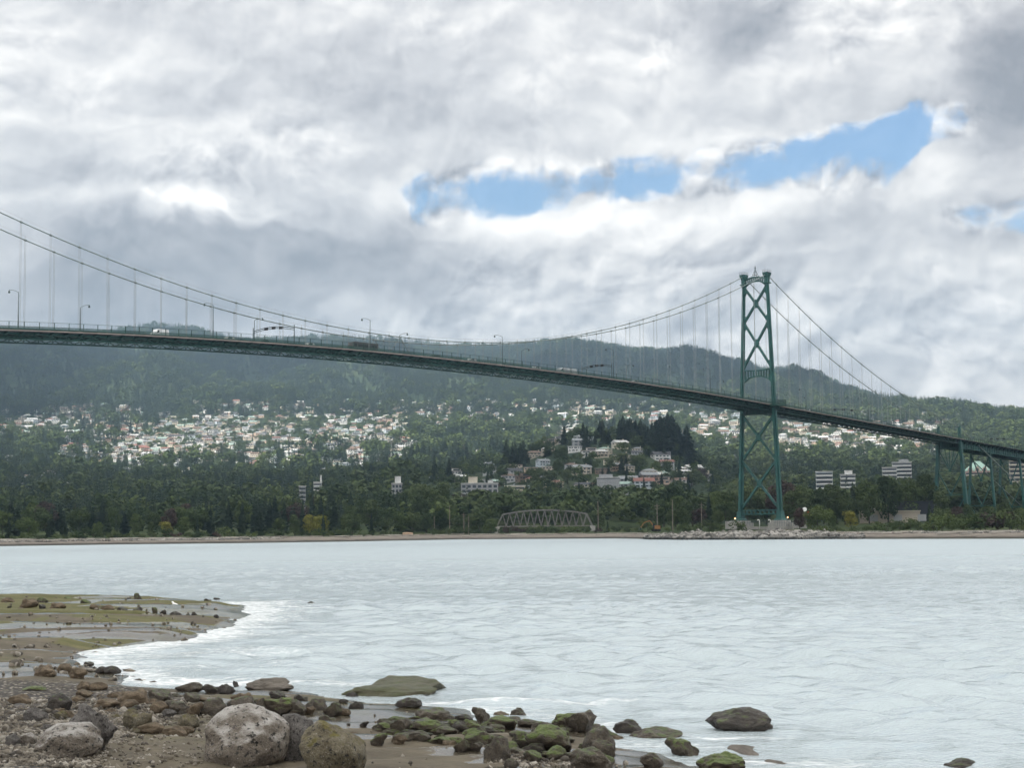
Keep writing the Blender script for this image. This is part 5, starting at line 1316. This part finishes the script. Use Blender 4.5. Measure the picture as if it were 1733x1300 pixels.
many([(800, 827, 1196, 1222, 'barnacle'), (825, 843, 1184, 1196, 'dark'), (865, 889, 1197, 1222, 'barnacle'), (834, 861, 1205, 1218, 'brown'), (704, 767, 1199, 1227, 'barnacle', 'lump'), (769, 798, 1209, 1222, 'dark'), (695, 751, 1219, 1244, 'moss', 'lump'), (725, 758, 1231, 1246, 'moss'), (752, 778, 1219, 1238, 'moss'), (778, 811, 1218, 1240, 'moss', 'lump'), (822, 874, 1212, 1236, 'moss', 'lump'), (887, 966, 1228, 1275, 'moss', 'lump'), (934, 991, 1207, 1236, 'moss', 'lump'), (957, 1009, 1202, 1242, 'barnacle', 'angular'), (989, 1041, 1228, 1279, 'barnacle', 'lump'), (965, 1036, 1266, 1308, 'barnacle', 'lump'), (1000, 1040, 1252, 1284, 'barnacle', 'lump'), (918, 957, 1264, 1288, 'moss'), (887, 916, 1271, 1291, 'moss', 'angular'), (861, 894, 1266, 1283, 'barnacle'), (820, 862, 1246, 1288, 'barnacle', 'angular'), (785, 830, 1237, 1262, 'moss', 'lump'), (769, 793, 1251, 1275, 'moss'), (791, 815, 1257, 1275, 'barnacle'), (750, 770, 1254, 1270, 'brown'), (639, 661, 1216, 1236, 'barnacle'), (660, 693, 1215, 1247, 'barnacle'), (628, 653, 1241, 1265, 'moss'), (664, 687, 1244, 1262, 'brown', 'angular'), (690, 726, 1238, 1257, 'barnacle'), (855, 877, 1285, 1303, 'barnacle'), (807, 816, 1172, 1181, 'dark'), (800, 822, 1232, 1248, 'barnacle'), (868, 900, 1238, 1262, 'moss'), (735, 752, 1243, 1258, 'moss'), (900, 935, 1222, 1240, 'barnacle'), (1010, 1034, 1282, 1306, 'barnacle'), (646, 668, 1232, 1246, 'barnacle'), (708, 728, 1226, 1240, 'barnacle')], 'in the mossy cluster by the water')
many([(129, 150, 1153, 1170, 'brown'), (150, 178, 1155, 1170, 'brown', 'round'), (127, 152, 1168, 1182, 'brown'), (10, 48, 1176, 1197, 'brown'), (16, 44, 1192, 1205, 'grey'), (39, 71, 1198, 1223, 'grey', 'round'), (157, 198, 1185, 1202, 'brown'), (202, 230, 1184, 1202, 'brown'), (194, 248, 1168, 1200, 'brown', 'lump'), (248, 284, 1166, 1189, 'barnacle'), (295, 339, 1155, 1174, 'barnacle'), (253, 281, 1186, 1210, 'brown'), (279, 318, 1186, 1210, 'barnacle'), (316, 341, 1189, 1213, 'brown'), (339, 383, 1179, 1213, 'barnacle', 'lump'), (381, 429, 1179, 1213, 'barnacle', 'lump'), (427, 451, 1180, 1212, 'barnacle'), (207, 234, 1199, 1232, 'yellow', 'round'), (214, 254, 1206, 1240, 'yellow', 'lump'), (230, 274, 1224, 1244, 'brown', 'round'), (272, 313, 1230, 1252, 'brown'), (300, 333, 1208, 1235, 'yellow', 'lump'), (8, 30, 1243, 1267, 'grey'), (29, 58, 1241, 1264, 'granite'), (107, 123, 1202, 1219, 'brown'), (342, 370, 1158, 1174, 'dark'), (368, 393, 1158, 1178, 'dark'), (435, 493, 1180, 1212, 'moss', 'lump'), (491, 516, 1184, 1213, 'barnacle'), (498, 518, 1175, 1191, 'dark'), (514, 550, 1185, 1209, 'barnacle'), (547, 576, 1189, 1215, 'moss'), (591, 613, 1187, 1205, 'dark', 'angular'), (586, 605, 1168, 1184, 'dark'), (670, 712, 1181, 1200, 'dark'), (714, 729, 1175, 1189, 'dark'), (455, 480, 1170, 1184, 'dark'), (310, 335, 1172, 1190, 'barnacle'), (268, 292, 1172, 1188, 'barnacle'), (60, 80, 1205, 1222, 'grey'), (180, 205, 1172, 1186, 'brown'), (120, 140, 1178, 1192, 'brown'), (540, 566, 1210, 1226, 'barnacle'), (610, 622, 1222, 1232, 'dark'), (590, 604, 1240, 1250, 'brown')], 'in the belt behind the big boulders')
many([(55, 87, 1125, 1146, 'brown'), (96, 118, 1123, 1140, 'brown'), (114, 144, 1130, 1150, 'brown'), (162, 178, 1128, 1141, 'dark', 'round'), (176, 201, 1127, 1142, 'dark', 'round'), (35, 74, 1162, 1172, 'moss', 'lump'), (72, 90, 1134, 1147, 'brown'), (142, 156, 1120, 1128, 'dark')], 'where the shelf meets the little cove')
many([(224, 239, 1005, 1021, 'moss', 'angular'), (212, 222, 1012, 1021, 'dark'), (60, 79, 1012, 1022, 'moss'), (31, 63, 1014, 1030, 'brown'), (26, 45, 1027, 1036, 'brown'), (64, 76, 1027, 1035, 'dark'), (81, 110, 1021, 1033, 'brown'), (168, 193, 1025, 1036, 'brown'), (196, 214, 1028, 1037, 'dark'), (224, 240, 1028, 1038, 'dark'), (256, 266, 1024, 1034, 'moss'), (270, 281, 1033, 1042, 'dark'), (285, 306, 1036, 1047, 'dark'), (323, 333, 1037, 1044, 'dark'), (360, 375, 1012, 1020, 'dark'), (344, 357, 1014, 1020, 'dark'), (361, 370, 1041, 1048, 'dark'), (134, 152, 1015, 1025, 'moss'), (9, 19, 1027, 1034, 'dark'), (105, 124, 1011, 1019, 'moss'), (88, 97, 1012, 1019, 'brown'), (188, 203, 1013, 1021, 'moss'), (0, 22, 1012, 1024, 'brown'), (313, 322, 1040, 1046, 'dark'), (150, 166, 1024, 1032, 'brown')], 'on the flat shelf by the open water')
rock(519, 532, 1019, 1026, 'dark', 'angular', 'lone dark rock just breaking the water beyond the shelf tip')
fr_ = random.Random(12)
def fill(n, x0, x1, ya, yb, mats, zone, w0=14, w1=34, h0=.5, h1=.75):
    for _ in range(n):
        x = fr_.uniform(x0, x1); t = (x-x0)/(x1-x0); y = fr_.uniform(lerp(ya[0], ya[1], t), lerp(yb[0], yb[1], t)); w = fr_.uniform(w0, w1)
        rock(x-w/2, x+w/2, y-w*fr_.uniform(h0, h1), y, fr_.choice(mats), fr_.choice(['angular', 'angular', 'lump']), zone=zone)
fill(80, 650, 1040, (1222, 1226), (1252, 1302), ['moss', 'barnacle', 'moss', 'barnacle', 'dark'], 'in the mossy cluster by the water', 18, 42, .34, .5)
fill(30, 130, 600, (1180, 1190), (1206, 1216), ['barnacle', 'brown', 'dark', 'brown'], 'in the belt behind the big boulders', 10, 26)
fill(16, 0, 330, (1200, 1200), (1256, 1246), ['brown', 'grey', 'brown', 'yellow'], 'in the gravel before the rock belt', 10, 24)
ordinal_label([(o, b, x) for o, b, x, own in ROCKS if not own], 'towards open water')
# pebbles of the gravel
pb = np.random.RandomState(8); pts = []; sz = []
while len(pts) < 14000:
    r_ = pb.rand()
    if r_ < .03: q = (pb.uniform(-40, 400), pb.uniform(1014, 1135))
    elif r_ < .036: q = (pb.uniform(330, 760), pb.uniform(1175, 1300))
    elif r_ < .78: q = (pb.uniform(-40, 345), pb.uniform(1182, 1312))
    elif r_ < .9: q = (pb.uniform(330, 520), pb.uniform(1205, 1235))
    else: q = (pb.uniform(820, 1060), pb.uniform(1268, 1306))
    x, y = gp(q[0], q[1], .4); i = min(len(gx)-1, max(0, int((x+62)/.24))); j = min(len(gy)-1, int(np.searchsorted(gy, y)))
    big_ = 2.4 if r_ < .03 else 1.
    if r_ > .036 and gravel[i, j] < .3 and pb.rand() > .12: continue
    s = float(np.clip(pb.lognormal(-3.7, .5), .012, .11))*big_; pts.append((x, y, fz(x, y)+s*.25)); sz.append(s)
V, Fq = lumps(np.array(pts), np.array(sz), pb)
def peb_mat(T, b):
    p = T.pos(); c = T.voronoi(p, 6., 'F1', 1); T.put(b.inputs['Base Color'], T.ramp(T.sep(c)[1], [(.05, (.045, .038, .03)), (.4, (.11, .092, .068)), (.7, (.17, .148, .115)), (.97, (.30, .275, .235))])); T.put(b.inputs['Roughness'], .8)
o = link(bpy.data.objects.new('gravel', np_mesh('gravel', V, Fq, material('pebble_stone', peb_mat), True))); tag(o, 'grey and tan pebbles of the near gravel beach', 'gravel', kind='stuff')
# a gull on the shelf
g = fhit(297, 1031); r = empty('seagull', g, 2.6)
def gull_body():
    bm = bmesh.new(); pts = [((-.30, 0, .20), .012), ((-.2, 0, .22), .05), ((-.05, 0, .24), .095), ((.1, 0, .27), .10), ((.19, 0, .34), .065), ((.24, 0, .42), .055), ((.28, 0, .43), .04), ((.36, 0, .41), .012)]
    d = MB(); d.tube([p for p, _ in pts], [q for _, q in pts], 10); return d.build('body', M_WHITE, r, True)
gull_body(); 
for s in (-1, 1):
    MB().extrude([(.12, s*.085, .30), (-.05, s*.105, .30), (-.34, s*.03, .22), (-.1, s*.1, .19), (.08, s*.1, .22)], (0, s*.018, 0)).build('wing', WM[2], r); MB().tube([(.02, s*.04, .17), (.03, s*.04, 0)], .011, 5).build('leg', YEL, r)
MB().tube([(.32, 0, .425), (.40, 0, .405)], [.018, .004], 6).build('beak', YEL, r)
r.scale = (.9, .9, .9); tag(r, 'white gull standing on the flat tidal shelf', 'gull')

# ------------------------------------------------------------------ water
wx = np.arange(-86, 130, .36); wy = np.concatenate([np.arange(-20, 22, 3.), np.arange(22, 90, .2), np.arange(90, 150, .42), np.arange(150, 330, 1.1)])
WX, WY = np.meshgrid(wx, wy, indexing='ij'); WS = signed(WX, WY); wr = np.random.RandomState(31); WZ = np.zeros_like(WX)
fade = smst(WX, -86, -70)*smst(-WX, -130, -105)*(1-smst(WY, 210, 326))
for i in range(18):
    lam = .95*1.17**i*wr.uniform(.9, 1.1); th = wr.normal(1.3, .75); A = .026*lam**.7 if lam < 3.5 else (.048 if lam < 7 else .03); k_ = 2*pi/lam
    ph = k_*(WX*cos(th)+WY*sin(th)) + wr.uniform(0, 6.28) + 3.0*vnoise(WX*.05+i, WY*.05, 200+i) + 1.6*vnoise(WX*.19+i, WY*.19, 220+i); g_ = .35 + 1.2*vnoise(WX*.03, WY*.05+i*3, 240+i)
    s = np.sin(ph); WZ += A*.62*g_*(s + .25*np.sin(2*ph+1.0))
deep = smst(-WS, .2, 9); WZ *= fade*(.25+.75*deep)*(.55 + .7*smst(fbm(WX*.013+3, WY*.034, 260, 3), .36, .62))
foam = np.zeros_like(WX)
def seg(p, q, w, a, zh=0., zw=.5):
    global foam, WZ
    A, B = np.array(gp(*p, 0.)), np.array(gp(*q, 0.)); ab = B-A; t = np.clip(((WX-A[0])*ab[0]+(WY-A[1])*ab[1])/(ab@ab), 0, 1)
    d_ = np.hypot(WX-(A[0]+t*ab[0]), WY-(A[1]+t*ab[1]) + (fbm(WX*.15, WY*.15, 300)-.5)*1.2)
    foam = np.maximum(foam, a*np.exp(-(d_/w)**2))
    if zh: WZ = WZ + zh*np.exp(-(d_/zw)**2)*np.sin(pi*np.clip(t, 0.02, .98))
for q in (((425, 1021), (400, 1050), 4.5, 1.), ((405, 1048), (345, 1078), 3.2, 1.), ((345, 1080), (240, 1095), 2.6, 1.), ((240, 1095), (140, 1110), 2.6, .95), ((150, 1118), (225, 1148), 2.2, .95), ((225, 1150), (420, 1158), 2.0, 1.), ((420, 1156), (560, 1158), 1.4, .8), ((250, 1110), (420, 1100), 3.5, .75), ((300, 1130), (480, 1130), 2.5, .6), ((440, 1020), (500, 1030), 4., .75), ((430, 1060), (520, 1075), 4., .5), ((750, 1190), (990, 1192), .9, .85, .16, .5), ((800, 1200), (960, 1212), .9, .8), ((990, 1215), (1060, 1240), .8, .7), ((1010, 1190), (1055, 1186), .5, .9, .18, .35), ((1060, 1258), (1200, 1268), .8, .7), ((1180, 1288), (1420, 1292), .8, .75), ((1400, 1280), (1560, 1290), .6, .5), ((1196, 1254), (1316, 1248), .45, .8), ((1100, 1245), (1190, 1252), .7, .6), ((545, 1042), (640, 1038), 1.5, 0., .18, .9), ((880, 1170), (960, 1171), .6, .2, .20, .45), ((700, 1060), (800, 1055), 1., 0., .12, .9)): seg(*q)
foam = np.maximum(foam, .62*np.exp(-np.abs(WS)/.9))
nx_, ny_ = len(wx), len(wy); Vw = np.stack([WX.ravel(), WY.ravel(), WZ.ravel()], 1); Fw = grid_faces(nx_, ny_); nv = len(Vw); ex = []; ef = []
def quad(x0, y0, x1, y1): 
    b = nv+len(ex); ex.extend([(x0, y0, 0), (x1, y0, 0), (x1, y1, 0), (x0, y1, 0)]); ef.append((b, b+1, b+2, b+3))
xa, xb, ya, yb_ = wx[0], wx[-1], wy[0], wy[-1]
quad(-1500, yb_, 1500, 1150); quad(-1500, ya, xa, yb_); quad(xb, ya, 1500, yb_); quad(-1500, -400, 1500, ya)
me = np_mesh('water', np.concatenate([Vw, np.array(ex)]), np.concatenate([Fw, np.array(ef)]), [])
a = me.attributes.new('foam', 'FLOAT', 'POINT'); a.data.foreach_set('value', np.concatenate([foam.ravel(), np.zeros(len(ex))]).astype(np.float32))
def water_mat(T, b):
    p = T.pos(); d_ = T.sep(p)[1]
    n1 = T.noise(T.vm('MULTIPLY', p, (1., 1.3, 1.)), 2.4, 4, .62, .3); n2 = T.noise(T.vm('MULTIPLY', p, (.06, .35, 1.)), .6, 4, .6, .4); n3 = T.noise(T.vm('MULTIPLY', p, (1., 1.3, 1.)), 8., 3, .6)
    pat = T.noise(T.vm('MULTIPLY', p, (.012, .05, 1.)), 1., 5, .6, .5)
    hgt = T.m('ADD', T.m('MULTIPLY', n1, .55), T.m('ADD', T.m('MULTIPLY', n2, .7), T.m('MULTIPLY', n3, .26)))
    bn = T.node('ShaderNodeBump'); bn.inputs['Distance'].default_value = .16; T.put(bn.inputs['Strength'], T.m('MULTIPLY', T.smooth(pat, .38, .62, .5, 1.), 1.25)); T.put(bn.inputs['Height'], hgt)
    f0_ = attr(T, 'foam'); fn1 = T.noise(T.vm('MULTIPLY', p, (.5, 1.1, 1.)), 1.5, 6, .7, .6); fn2 = T.noise(T.vm('MULTIPLY', p, (.8, 1.5, 1.)), 7., 3, .7)
    fm = T.smooth(T.m('ADD', f0_, T.m('ADD', T.m('MULTIPLY', T.m('SUBTRACT', fn1, .5), 2.3), T.m('MULTIPLY', T.m('SUBTRACT', fn2, .5), 1.4))), .42, 1.12)
    lc = T.voronoi(T.vm('MULTIPLY', p, (.7, 1., 1.)), 2.4, 'DISTANCE_TO_EDGE'); lace = T.smooth(T.m('ADD', lc, T.m('MULTIPLY', T.m('SUBTRACT', fn2, .5), .25)), .02, .20, 1., .25)
    fm = T.m('MULTIPLY', fm, T.m('ADD', T.m('MULTIPLY', lace, .75), T.smooth(f0_, .55, 1., 0., .3), clamp=True))
    fm = T.m('MULTIPLY', fm, T.smooth(f0_, .02, .12))
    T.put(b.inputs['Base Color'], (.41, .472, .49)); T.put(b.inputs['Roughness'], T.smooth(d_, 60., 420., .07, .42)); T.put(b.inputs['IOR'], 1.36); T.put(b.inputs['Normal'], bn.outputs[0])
    df = T.node('ShaderNodeBsdfDiffuse'); T.put(df.inputs[0], (.70, .72, .72)); T.put(df.inputs['Normal'], T.bump(fn2, .5, .08)); mx = T.node('ShaderNodeMixShader'); T.put(mx.inputs[0], fm); T.l.new(b.outputs[0], mx.inputs[1]); T.l.new(df.outputs[0], mx.inputs[2]); return mx.outputs[0]
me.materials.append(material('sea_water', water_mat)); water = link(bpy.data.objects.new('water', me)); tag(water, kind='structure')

EXPO = 0.9; ZEN = .45; SKYK = 1.38; BLK = .72
# ------------------------------------------------------------------ sun, sky, added shade cloud, haze
SUN_EL, SUN_DIR = radians(38), Vector((-.62, -.78, 0)).normalized()
S = Vector((SUN_DIR.x*cos(SUN_EL), SUN_DIR.y*cos(SUN_EL), sin(SUN_EL)))
sd = bpy.data.lights.new('sun', 'SUN'); sd.energy = 5.0; sd.angle = radians(3.0); sd.color = (1., .95, .87); so = link(bpy.data.objects.new('sun', sd)); so.rotation_euler = S.to_track_quat('Z', 'Y').to_euler()
w = bpy.data.worlds.new('World'); scene.world = w; w.use_nodes = True; wt = w.node_tree; wt.nodes.clear(); T = NT(wt)
wo = T.node('ShaderNodeOutputWorld'); bg = T.node('ShaderNodeBackground'); wt.links.new(bg.outputs[0], wo.inputs[0]); bg.inputs[1].default_value = .1
sky = T.node('ShaderNodeTexSky'); sky.sky_type = 'NISHITA'; sky.sun_disc = False; sky.sun_elevation = SUN_EL; sky.sun_rotation = atan2(S.x, S.y)
dirv = T.node('ShaderNodeTexCoord').outputs['Generated']; dx, dy, dz = T.sep(T.vm('NORMALIZE', dirv))
az = T.m('ARCTAN2', dx, dy); el = T.m('ARCSINE', dz)
P = T.m('ADD', T.m('MULTIPLY', az, 3.0), .8665); Q = T.m('SUBTRACT', .898, T.m('MULTIPLY', el, 2.95))      # azimuth and elevation in a handy unit
p3 = T.xyz(P, Q, 0.)
def cen(x): return T.m('SUBTRACT', x, .5)
def warpby(p, scale, amt, det=3):
    n = T.noise2(p, scale, det, .55, out=1); return T.vm('ADD', p, T.vm('MULTIPLY', T.vm('SUBTRACT', n, (.5, .5, .5)), amt))
p1 = warpby(p3, 2.6, (.13, .10, 0)); p2 = warpby(p1, 9., (.035, .024, 0), 3)
ps = T.vm('MULTIPLY', p2, (1., 1.22, 1.))
def puff(v, sc, det=3.):
    n = T.node('ShaderNodeTexVoronoi', feature='F1', voronoi_dimensions='2D'); T.put(n.inputs['Vector'], v); T.put(n.inputs['Scale'], sc); T.put(n.inputs['Detail'], det); T.put(n.inputs['Roughness'], .5); return n.outputs[0]
LOW = T.noise2(ps, 2.3, 3, .5); MID = T.noise2(ps, 5.5, 6, .55); FIN = T.noise2(ps, 17., 7, .66)
PU = puff(ps, 7.5); PUb = puff(T.vm('ADD', ps, (-.010, -.022, 0)), 7.5)
MIDb = T.noise2(T.vm('ADD', ps, (-.010, -.020, 0)), 5.5, 6, .55)
FINb = T.noise2(T.vm('ADD', ps, (-.004, -.008, 0)), 17., 7, .66)
relief = T.m('ADD', T.m('MULTIPLY', T.m('SUBTRACT', PUb, PU), .75), T.m('ADD', T.m('MULTIPLY', T.m('SUBTRACT', MID, MIDb), .75), T.m('MULTIPLY', T.m('SUBTRACT', FIN, FINb), .40)))
wP, wQ, _ = T.sep(p2)
def blobs(lst):
    tot = None
    for cx, cy, rx, ry, a in lst:
        d_ = ray(cx, cy); cx = 866.5 + 3000*atan2(d_[0], d_[1]); cy = 898 - 2950*math.asin(d_[2]/sqrt(d_[0]**2+d_[1]**2+d_[2]**2))
        u = T.m('DIVIDE', T.m('SUBTRACT', wP, cx/1000), rx/1000); v = T.m('DIVIDE', T.m('SUBTRACT', wQ, cy/1000), ry/1000)
        e = T.m('MULTIPLY', T.m('EXPONENT', T.m('MULTIPLY', T.m('ADD', T.m('MULTIPLY', u, u), T.m('MULTIPLY', v, v)), -1.)), a); tot = e if tot is None else T.m('ADD', tot, e)
    return tot
gap = blobs([(722, 322, 40, 30, .8), (790, 312, 60, 30, .95), (860, 312, 60, 30, 1.), (945, 305, 55, 26, .8), (1030, 298, 70, 28, .95), (1130, 290, 70, 28, 1.), (1220, 285, 80, 30, 1.05), (1310, 276, 75, 32, 1.05), (1395, 272, 70, 42, 1.05), (1475, 262, 65, 44, 1.05), (1550, 232, 55, 32, .95), (1615, 208, 35, 18, .8), (1700, 366, 90, 26, .55), (1300, 268, 22, 26, -.7), (1600, 285, 50, 40, -.8), (1440, 200, 60, 14, -.3), (975, 312, 34, 22, -.75), (1130, 330, 60, 12, -.4)])
bright = blobs([(120, 335, 80, 22, .20), (340, 342, 70, 14, .18), (90, 150, 200, 110, .10), (300, 110, 120, 60, .07), (850, 358, 95, 22, .20), (1010, 370, 190, 40, .18), (1270, 345, 230, 34, .20), (1590, 280, 60, 50, .18), (1560, 440, 240, 60, .10), (1080, 130, 280, 80, .10), (590, 495, 45, 22, .12), (1180, 235, 180, 26, .14), (930, 275, 70, 16, .16), (1540, 120, 120, 60, .06), (640, 320, 110, 30, .10), (260, 250, 200, 40, .08),
                (380, 470, 330, 80, -.07), (760, 440, 120, 60, -.05), (1290, 40, 115, 50, -.24), (1700, 130, 95, 105, -.19), (1230, 440, 280, 50, -.07), (560, 170, 330, 80, -.05), (30, 540, 120, 40, -.05), (1500, 640, 300, 60, .03), (1080, 520, 160, 50, .04), (650, 30, 300, 40, .06)])
rim = T.smooth(gap, .06, .42)                                  # lit, billowing cloud edges along the open sky
detail = T.m('ADD', T.m('ADD', .22, T.smooth(LOW, .48, .66, 0., .38)), T.m('MULTIPLY', rim, .9))
def bank(x0, x1, edge, slope, dark, rimw, depth, soft=.012):
    """a cloud bank with a billowing sunlit crest and a grey belly below it"""
    e = T.m('ADD', edge/1000, T.m('MULTIPLY', T.m('SUBTRACT', wP, (x0+x1)/2000), slope))
    b = T.m('SUBTRACT', T.m('ADD', wQ, T.m('ADD', T.m('MULTIPLY', cen(MID), .11), T.m('MULTIPLY', cen(PU), -.035))), e)
    inx = T.m('MULTIPLY', T.smooth(wP, x0/1000-.06, x0/1000+.06), T.smooth(wP, x1/1000-.09, x1/1000+.09, 1., 0.))
    belly = T.m('MULTIPLY', T.smooth(b, -.004, soft), T.m('EXPONENT', T.m('MULTIPLY', T.m('MAXIMUM', b, 0.), -1000./depth)))
    crest = T.m('EXPONENT', T.m('MULTIPLY', T.m('POWER', T.m('DIVIDE', T.m('ADD', b, .010), .014), 2.), -1.))
    crest = T.m('MULTIPLY', crest, T.smooth(LOW, .42, .62))
    return T.m('MULTIPLY', inx, T.m('ADD', T.m('MULTIPLY', belly, -dark), T.m('MULTIPLY', crest, rimw)))
banks = T.m('ADD', T.m('ADD', bank(60, 520, 352, -.02, .15, .24, 190), bank(470, 830, 352, .05, .09, .16, 170)), T.m('ADD', bank(1130, 1560, 436, -.10, .08, .10, 120), bank(-200, 420, 205, .12, .07, .12, 90)))
val = T.m('ADD', T.m('ADD', .60, T.m('ADD', banks, T.m('MULTIPLY', bright, 1.35))), T.m('ADD', T.m('MULTIPLY', relief, detail), T.m('ADD', T.m('MULTIPLY', cen(LOW), .52), T.m('ADD', T.m('MULTIPLY', cen(MID), .24), T.m('MULTIPLY', cen(FIN), .13)))))
val = T.m('ADD', val, T.m('MULTIPLY', rim, .05))
zen = T.smooth(el, .32, .9, 0., ZEN)
val = T.m('MINIMUM', T.m('MAXIMUM', val, .26), .98)
ccol = T.ramp(val, [(.26, (.168, .180, .202)), (.45, (.252, .260, .278)), (.6, (.345, .351, .362)), (.75, (.445, .445, .443)), (.98, (.60, .588, .57))])
up = T.m('MULTIPLY', T.m('ADD', 1., zen), 10*SKYK)
ccol = T.mix(1., ccol, T.xyz(up, up, up), 'MULTIPLY')
gm_ = T.smooth(T.m('ADD', T.m('MULTIPLY', gap, .72), T.m('ADD', T.m('MULTIPLY', cen(MID), 3.3), T.m('ADD', T.m('MULTIPLY', T.m('SUBTRACT', PU, .45), .7), T.m('MULTIPLY', cen(FIN), 2.0)))), .22, 1.30)
blue = T.mix(1., sky.outputs[0], (BLK*.95, BLK*1.12, BLK*1.26), 'MULTIPLY')
T.put(bg.inputs[0], T.mix(T.m('MULTIPLY', T.m('MULTIPLY', gm_, T.smooth(gap, .10, .34)), .95), ccol, blue))

# cloud slab added out of view behind and above the camera to shade bank, bridge and most of the mountain; holes cut to let the sun onto chosen slopes
CZ = 2300.; cxs = np.arange(-7600, 4200, 90.); cys = np.arange(-5200, 3500, 90.); KX, KY = np.meshgrid(cxs, cys, indexing='ij')
def lit_at(px, Y): X = float(colx(px)*Y); z = float(zg(X, Y)); t = (CZ-z)/S.z; return X + S.x*t, Y + S.y*t
cover = np.ones_like(KX)*1.0
for px_, Y_, rx, ry, a in ((420, 2900, 440, 420, 2.2), (330, 2650, 320, 280, 1.8), (250, 2500, 320, 300, 1.2), (560, 2900, 360, 420, 2.2), (690, 2800, 320, 460, 1.9), (820, 2950, 320, 400, 1.8), (960, 2950, 320, 380, 1.8), (1100, 2950, 300, 360, 1.7), (1230, 2700, 280, 400, 1.7), (1400, 2600, 320, 380, 1.8), (1560, 2600, 320, 380, 1.7), (520, 2350, 300, 260, 1.2), (540, 3600, 400, 420, 1.8), (640, 3800, 480, 560, 2.2), (840, 3700, 480, 520, 2.0), (1040, 3500, 380, 420, 1.4), (1500, 3200, 480, 460, 1.6), (1700, 3500, 460, 460, 1.2), (120, 2800, 260, 240, .8)):
    hx, hy = lit_at(px_, Y_); cover = cover - a*np.exp(-((KX-hx)/rx)**2 - ((KY-hy)/ry)**2)
cover = cover + (fbm(KX/700., KY/700., 400)-.5)*.9 + (fbm(KX/230., KY/230., 410)-.5)*.35
edge_ = smst(KX, -7600, -6600)*smst(-KX, -4200, -3300)*smst(KY, -5200, -4300)*(1-smst(KY, 2500, 3400))
cover = cover*edge_ - (1-edge_)*.2
thick = np.clip(cover-.35, 0, 1); inside = thick > 0.01
top = CZ + 40 + 260*thick*(.6+.8*fbm(KX/260., KY/260., 420)); bot = CZ - 60*thick*(.5+fbm(KX/200., KY/200., 430)); top = np.where(inside, top, CZ+5); bot = np.where(inside, bot, CZ)
nX, nY = KX.shape; Gf = grid_faces(nX, nY); keep = inside.ravel()[Gf].any(1); Gf = Gf[keep]; NV = nX*nY
Vc = np.concatenate([np.stack([KX.ravel(), KY.ravel(), top.ravel()], 1), np.stack([KX.ravel(), KY.ravel(), bot.ravel()], 1)])
ec = {}
for f in Gf:
    for i in range(4):
        e = (f[i], f[(i+1) % 4]); ec[e] = 1
sides = [(b_, a_, a_+NV, b_+NV) for (a_, b_) in ec if (b_, a_) not in ec]
def shade_cloud_mat(T, b):
    n = T.noise(T.pos(), .004, 5, .6); df = T.node('ShaderNodeBsdfDiffuse'); tr = T.node('ShaderNodeBsdfTranslucent'); c = T.ramp(n, [(.3, (.93, .94, .95)), (.7, (.98, .98, .98))]); T.put(df.inputs[0], c); T.put(tr.inputs[0], c); mx = T.node('ShaderNodeMixShader'); mx.inputs[0].default_value = .85; T.l.new(df.outputs[0], mx.inputs[1]); T.l.new(tr.outputs[0], mx.inputs[2]); return mx.outputs[0]
me = np_mesh('shade_cloud_slab', Vc, np.concatenate([Gf, Gf[:, ::-1]+NV, np.array(sides)]), material('shade_cloud_white', shade_cloud_mat), True)
cl = link(bpy.data.objects.new('shade_clouds', me)); tag(cl, 'added cloud slab out of view, holes shaped to let sun onto the slopes', 'shade_clouds', kind='structure')

hz = MB(); ztop = float(SKYZ.max())+60; hz.box((0, 2780, (ztop-9)/2), (6400, 6900, ztop+9)); 
hm = bpy.data.materials.new('haze_air'); hm.use_nodes = True; ht = hm.node_tree; ht.nodes.clear(); ho = ht.nodes.new('ShaderNodeOutputMaterial'); hv = ht.nodes.new('ShaderNodeVolumePrincipled'); ht.links.new(hv.outputs[0], ho.inputs['Volume'])
hv.inputs['Color'].default_value = (.56, .79, 1., 1); hv.inputs['Density'].default_value = 1.25e-4; hv.inputs['Anisotropy'].default_value = .3
haze = hz.build('haze', hm); tag(haze, 'thin bluish air over the inlet and the mountain', 'haze', kind='stuff')

# ------------------------------------------------------------------ render settings
vs = scene.view_settings; vs.view_transform = 'Standard'; vs.look = 'None'; vs.gamma = 1.0; vs.exposure = EXPO; vs.use_curve_mapping = False
scene.render.engine = 'CYCLES'; cy = scene.cycles
cy.use_denoising = True; cy.max_bounces = 7; cy.diffuse_bounces = 4; cy.glossy_bounces = 3; cy.transmission_bounces = 4; cy.transparent_max_bounces = 8; cy.volume_bounces = 0
cy.caustics_reflective = False; cy.caustics_refractive = False; cy.sample_clamp_indirect = 6.0
scene.unit_settings.system = 'METRIC'
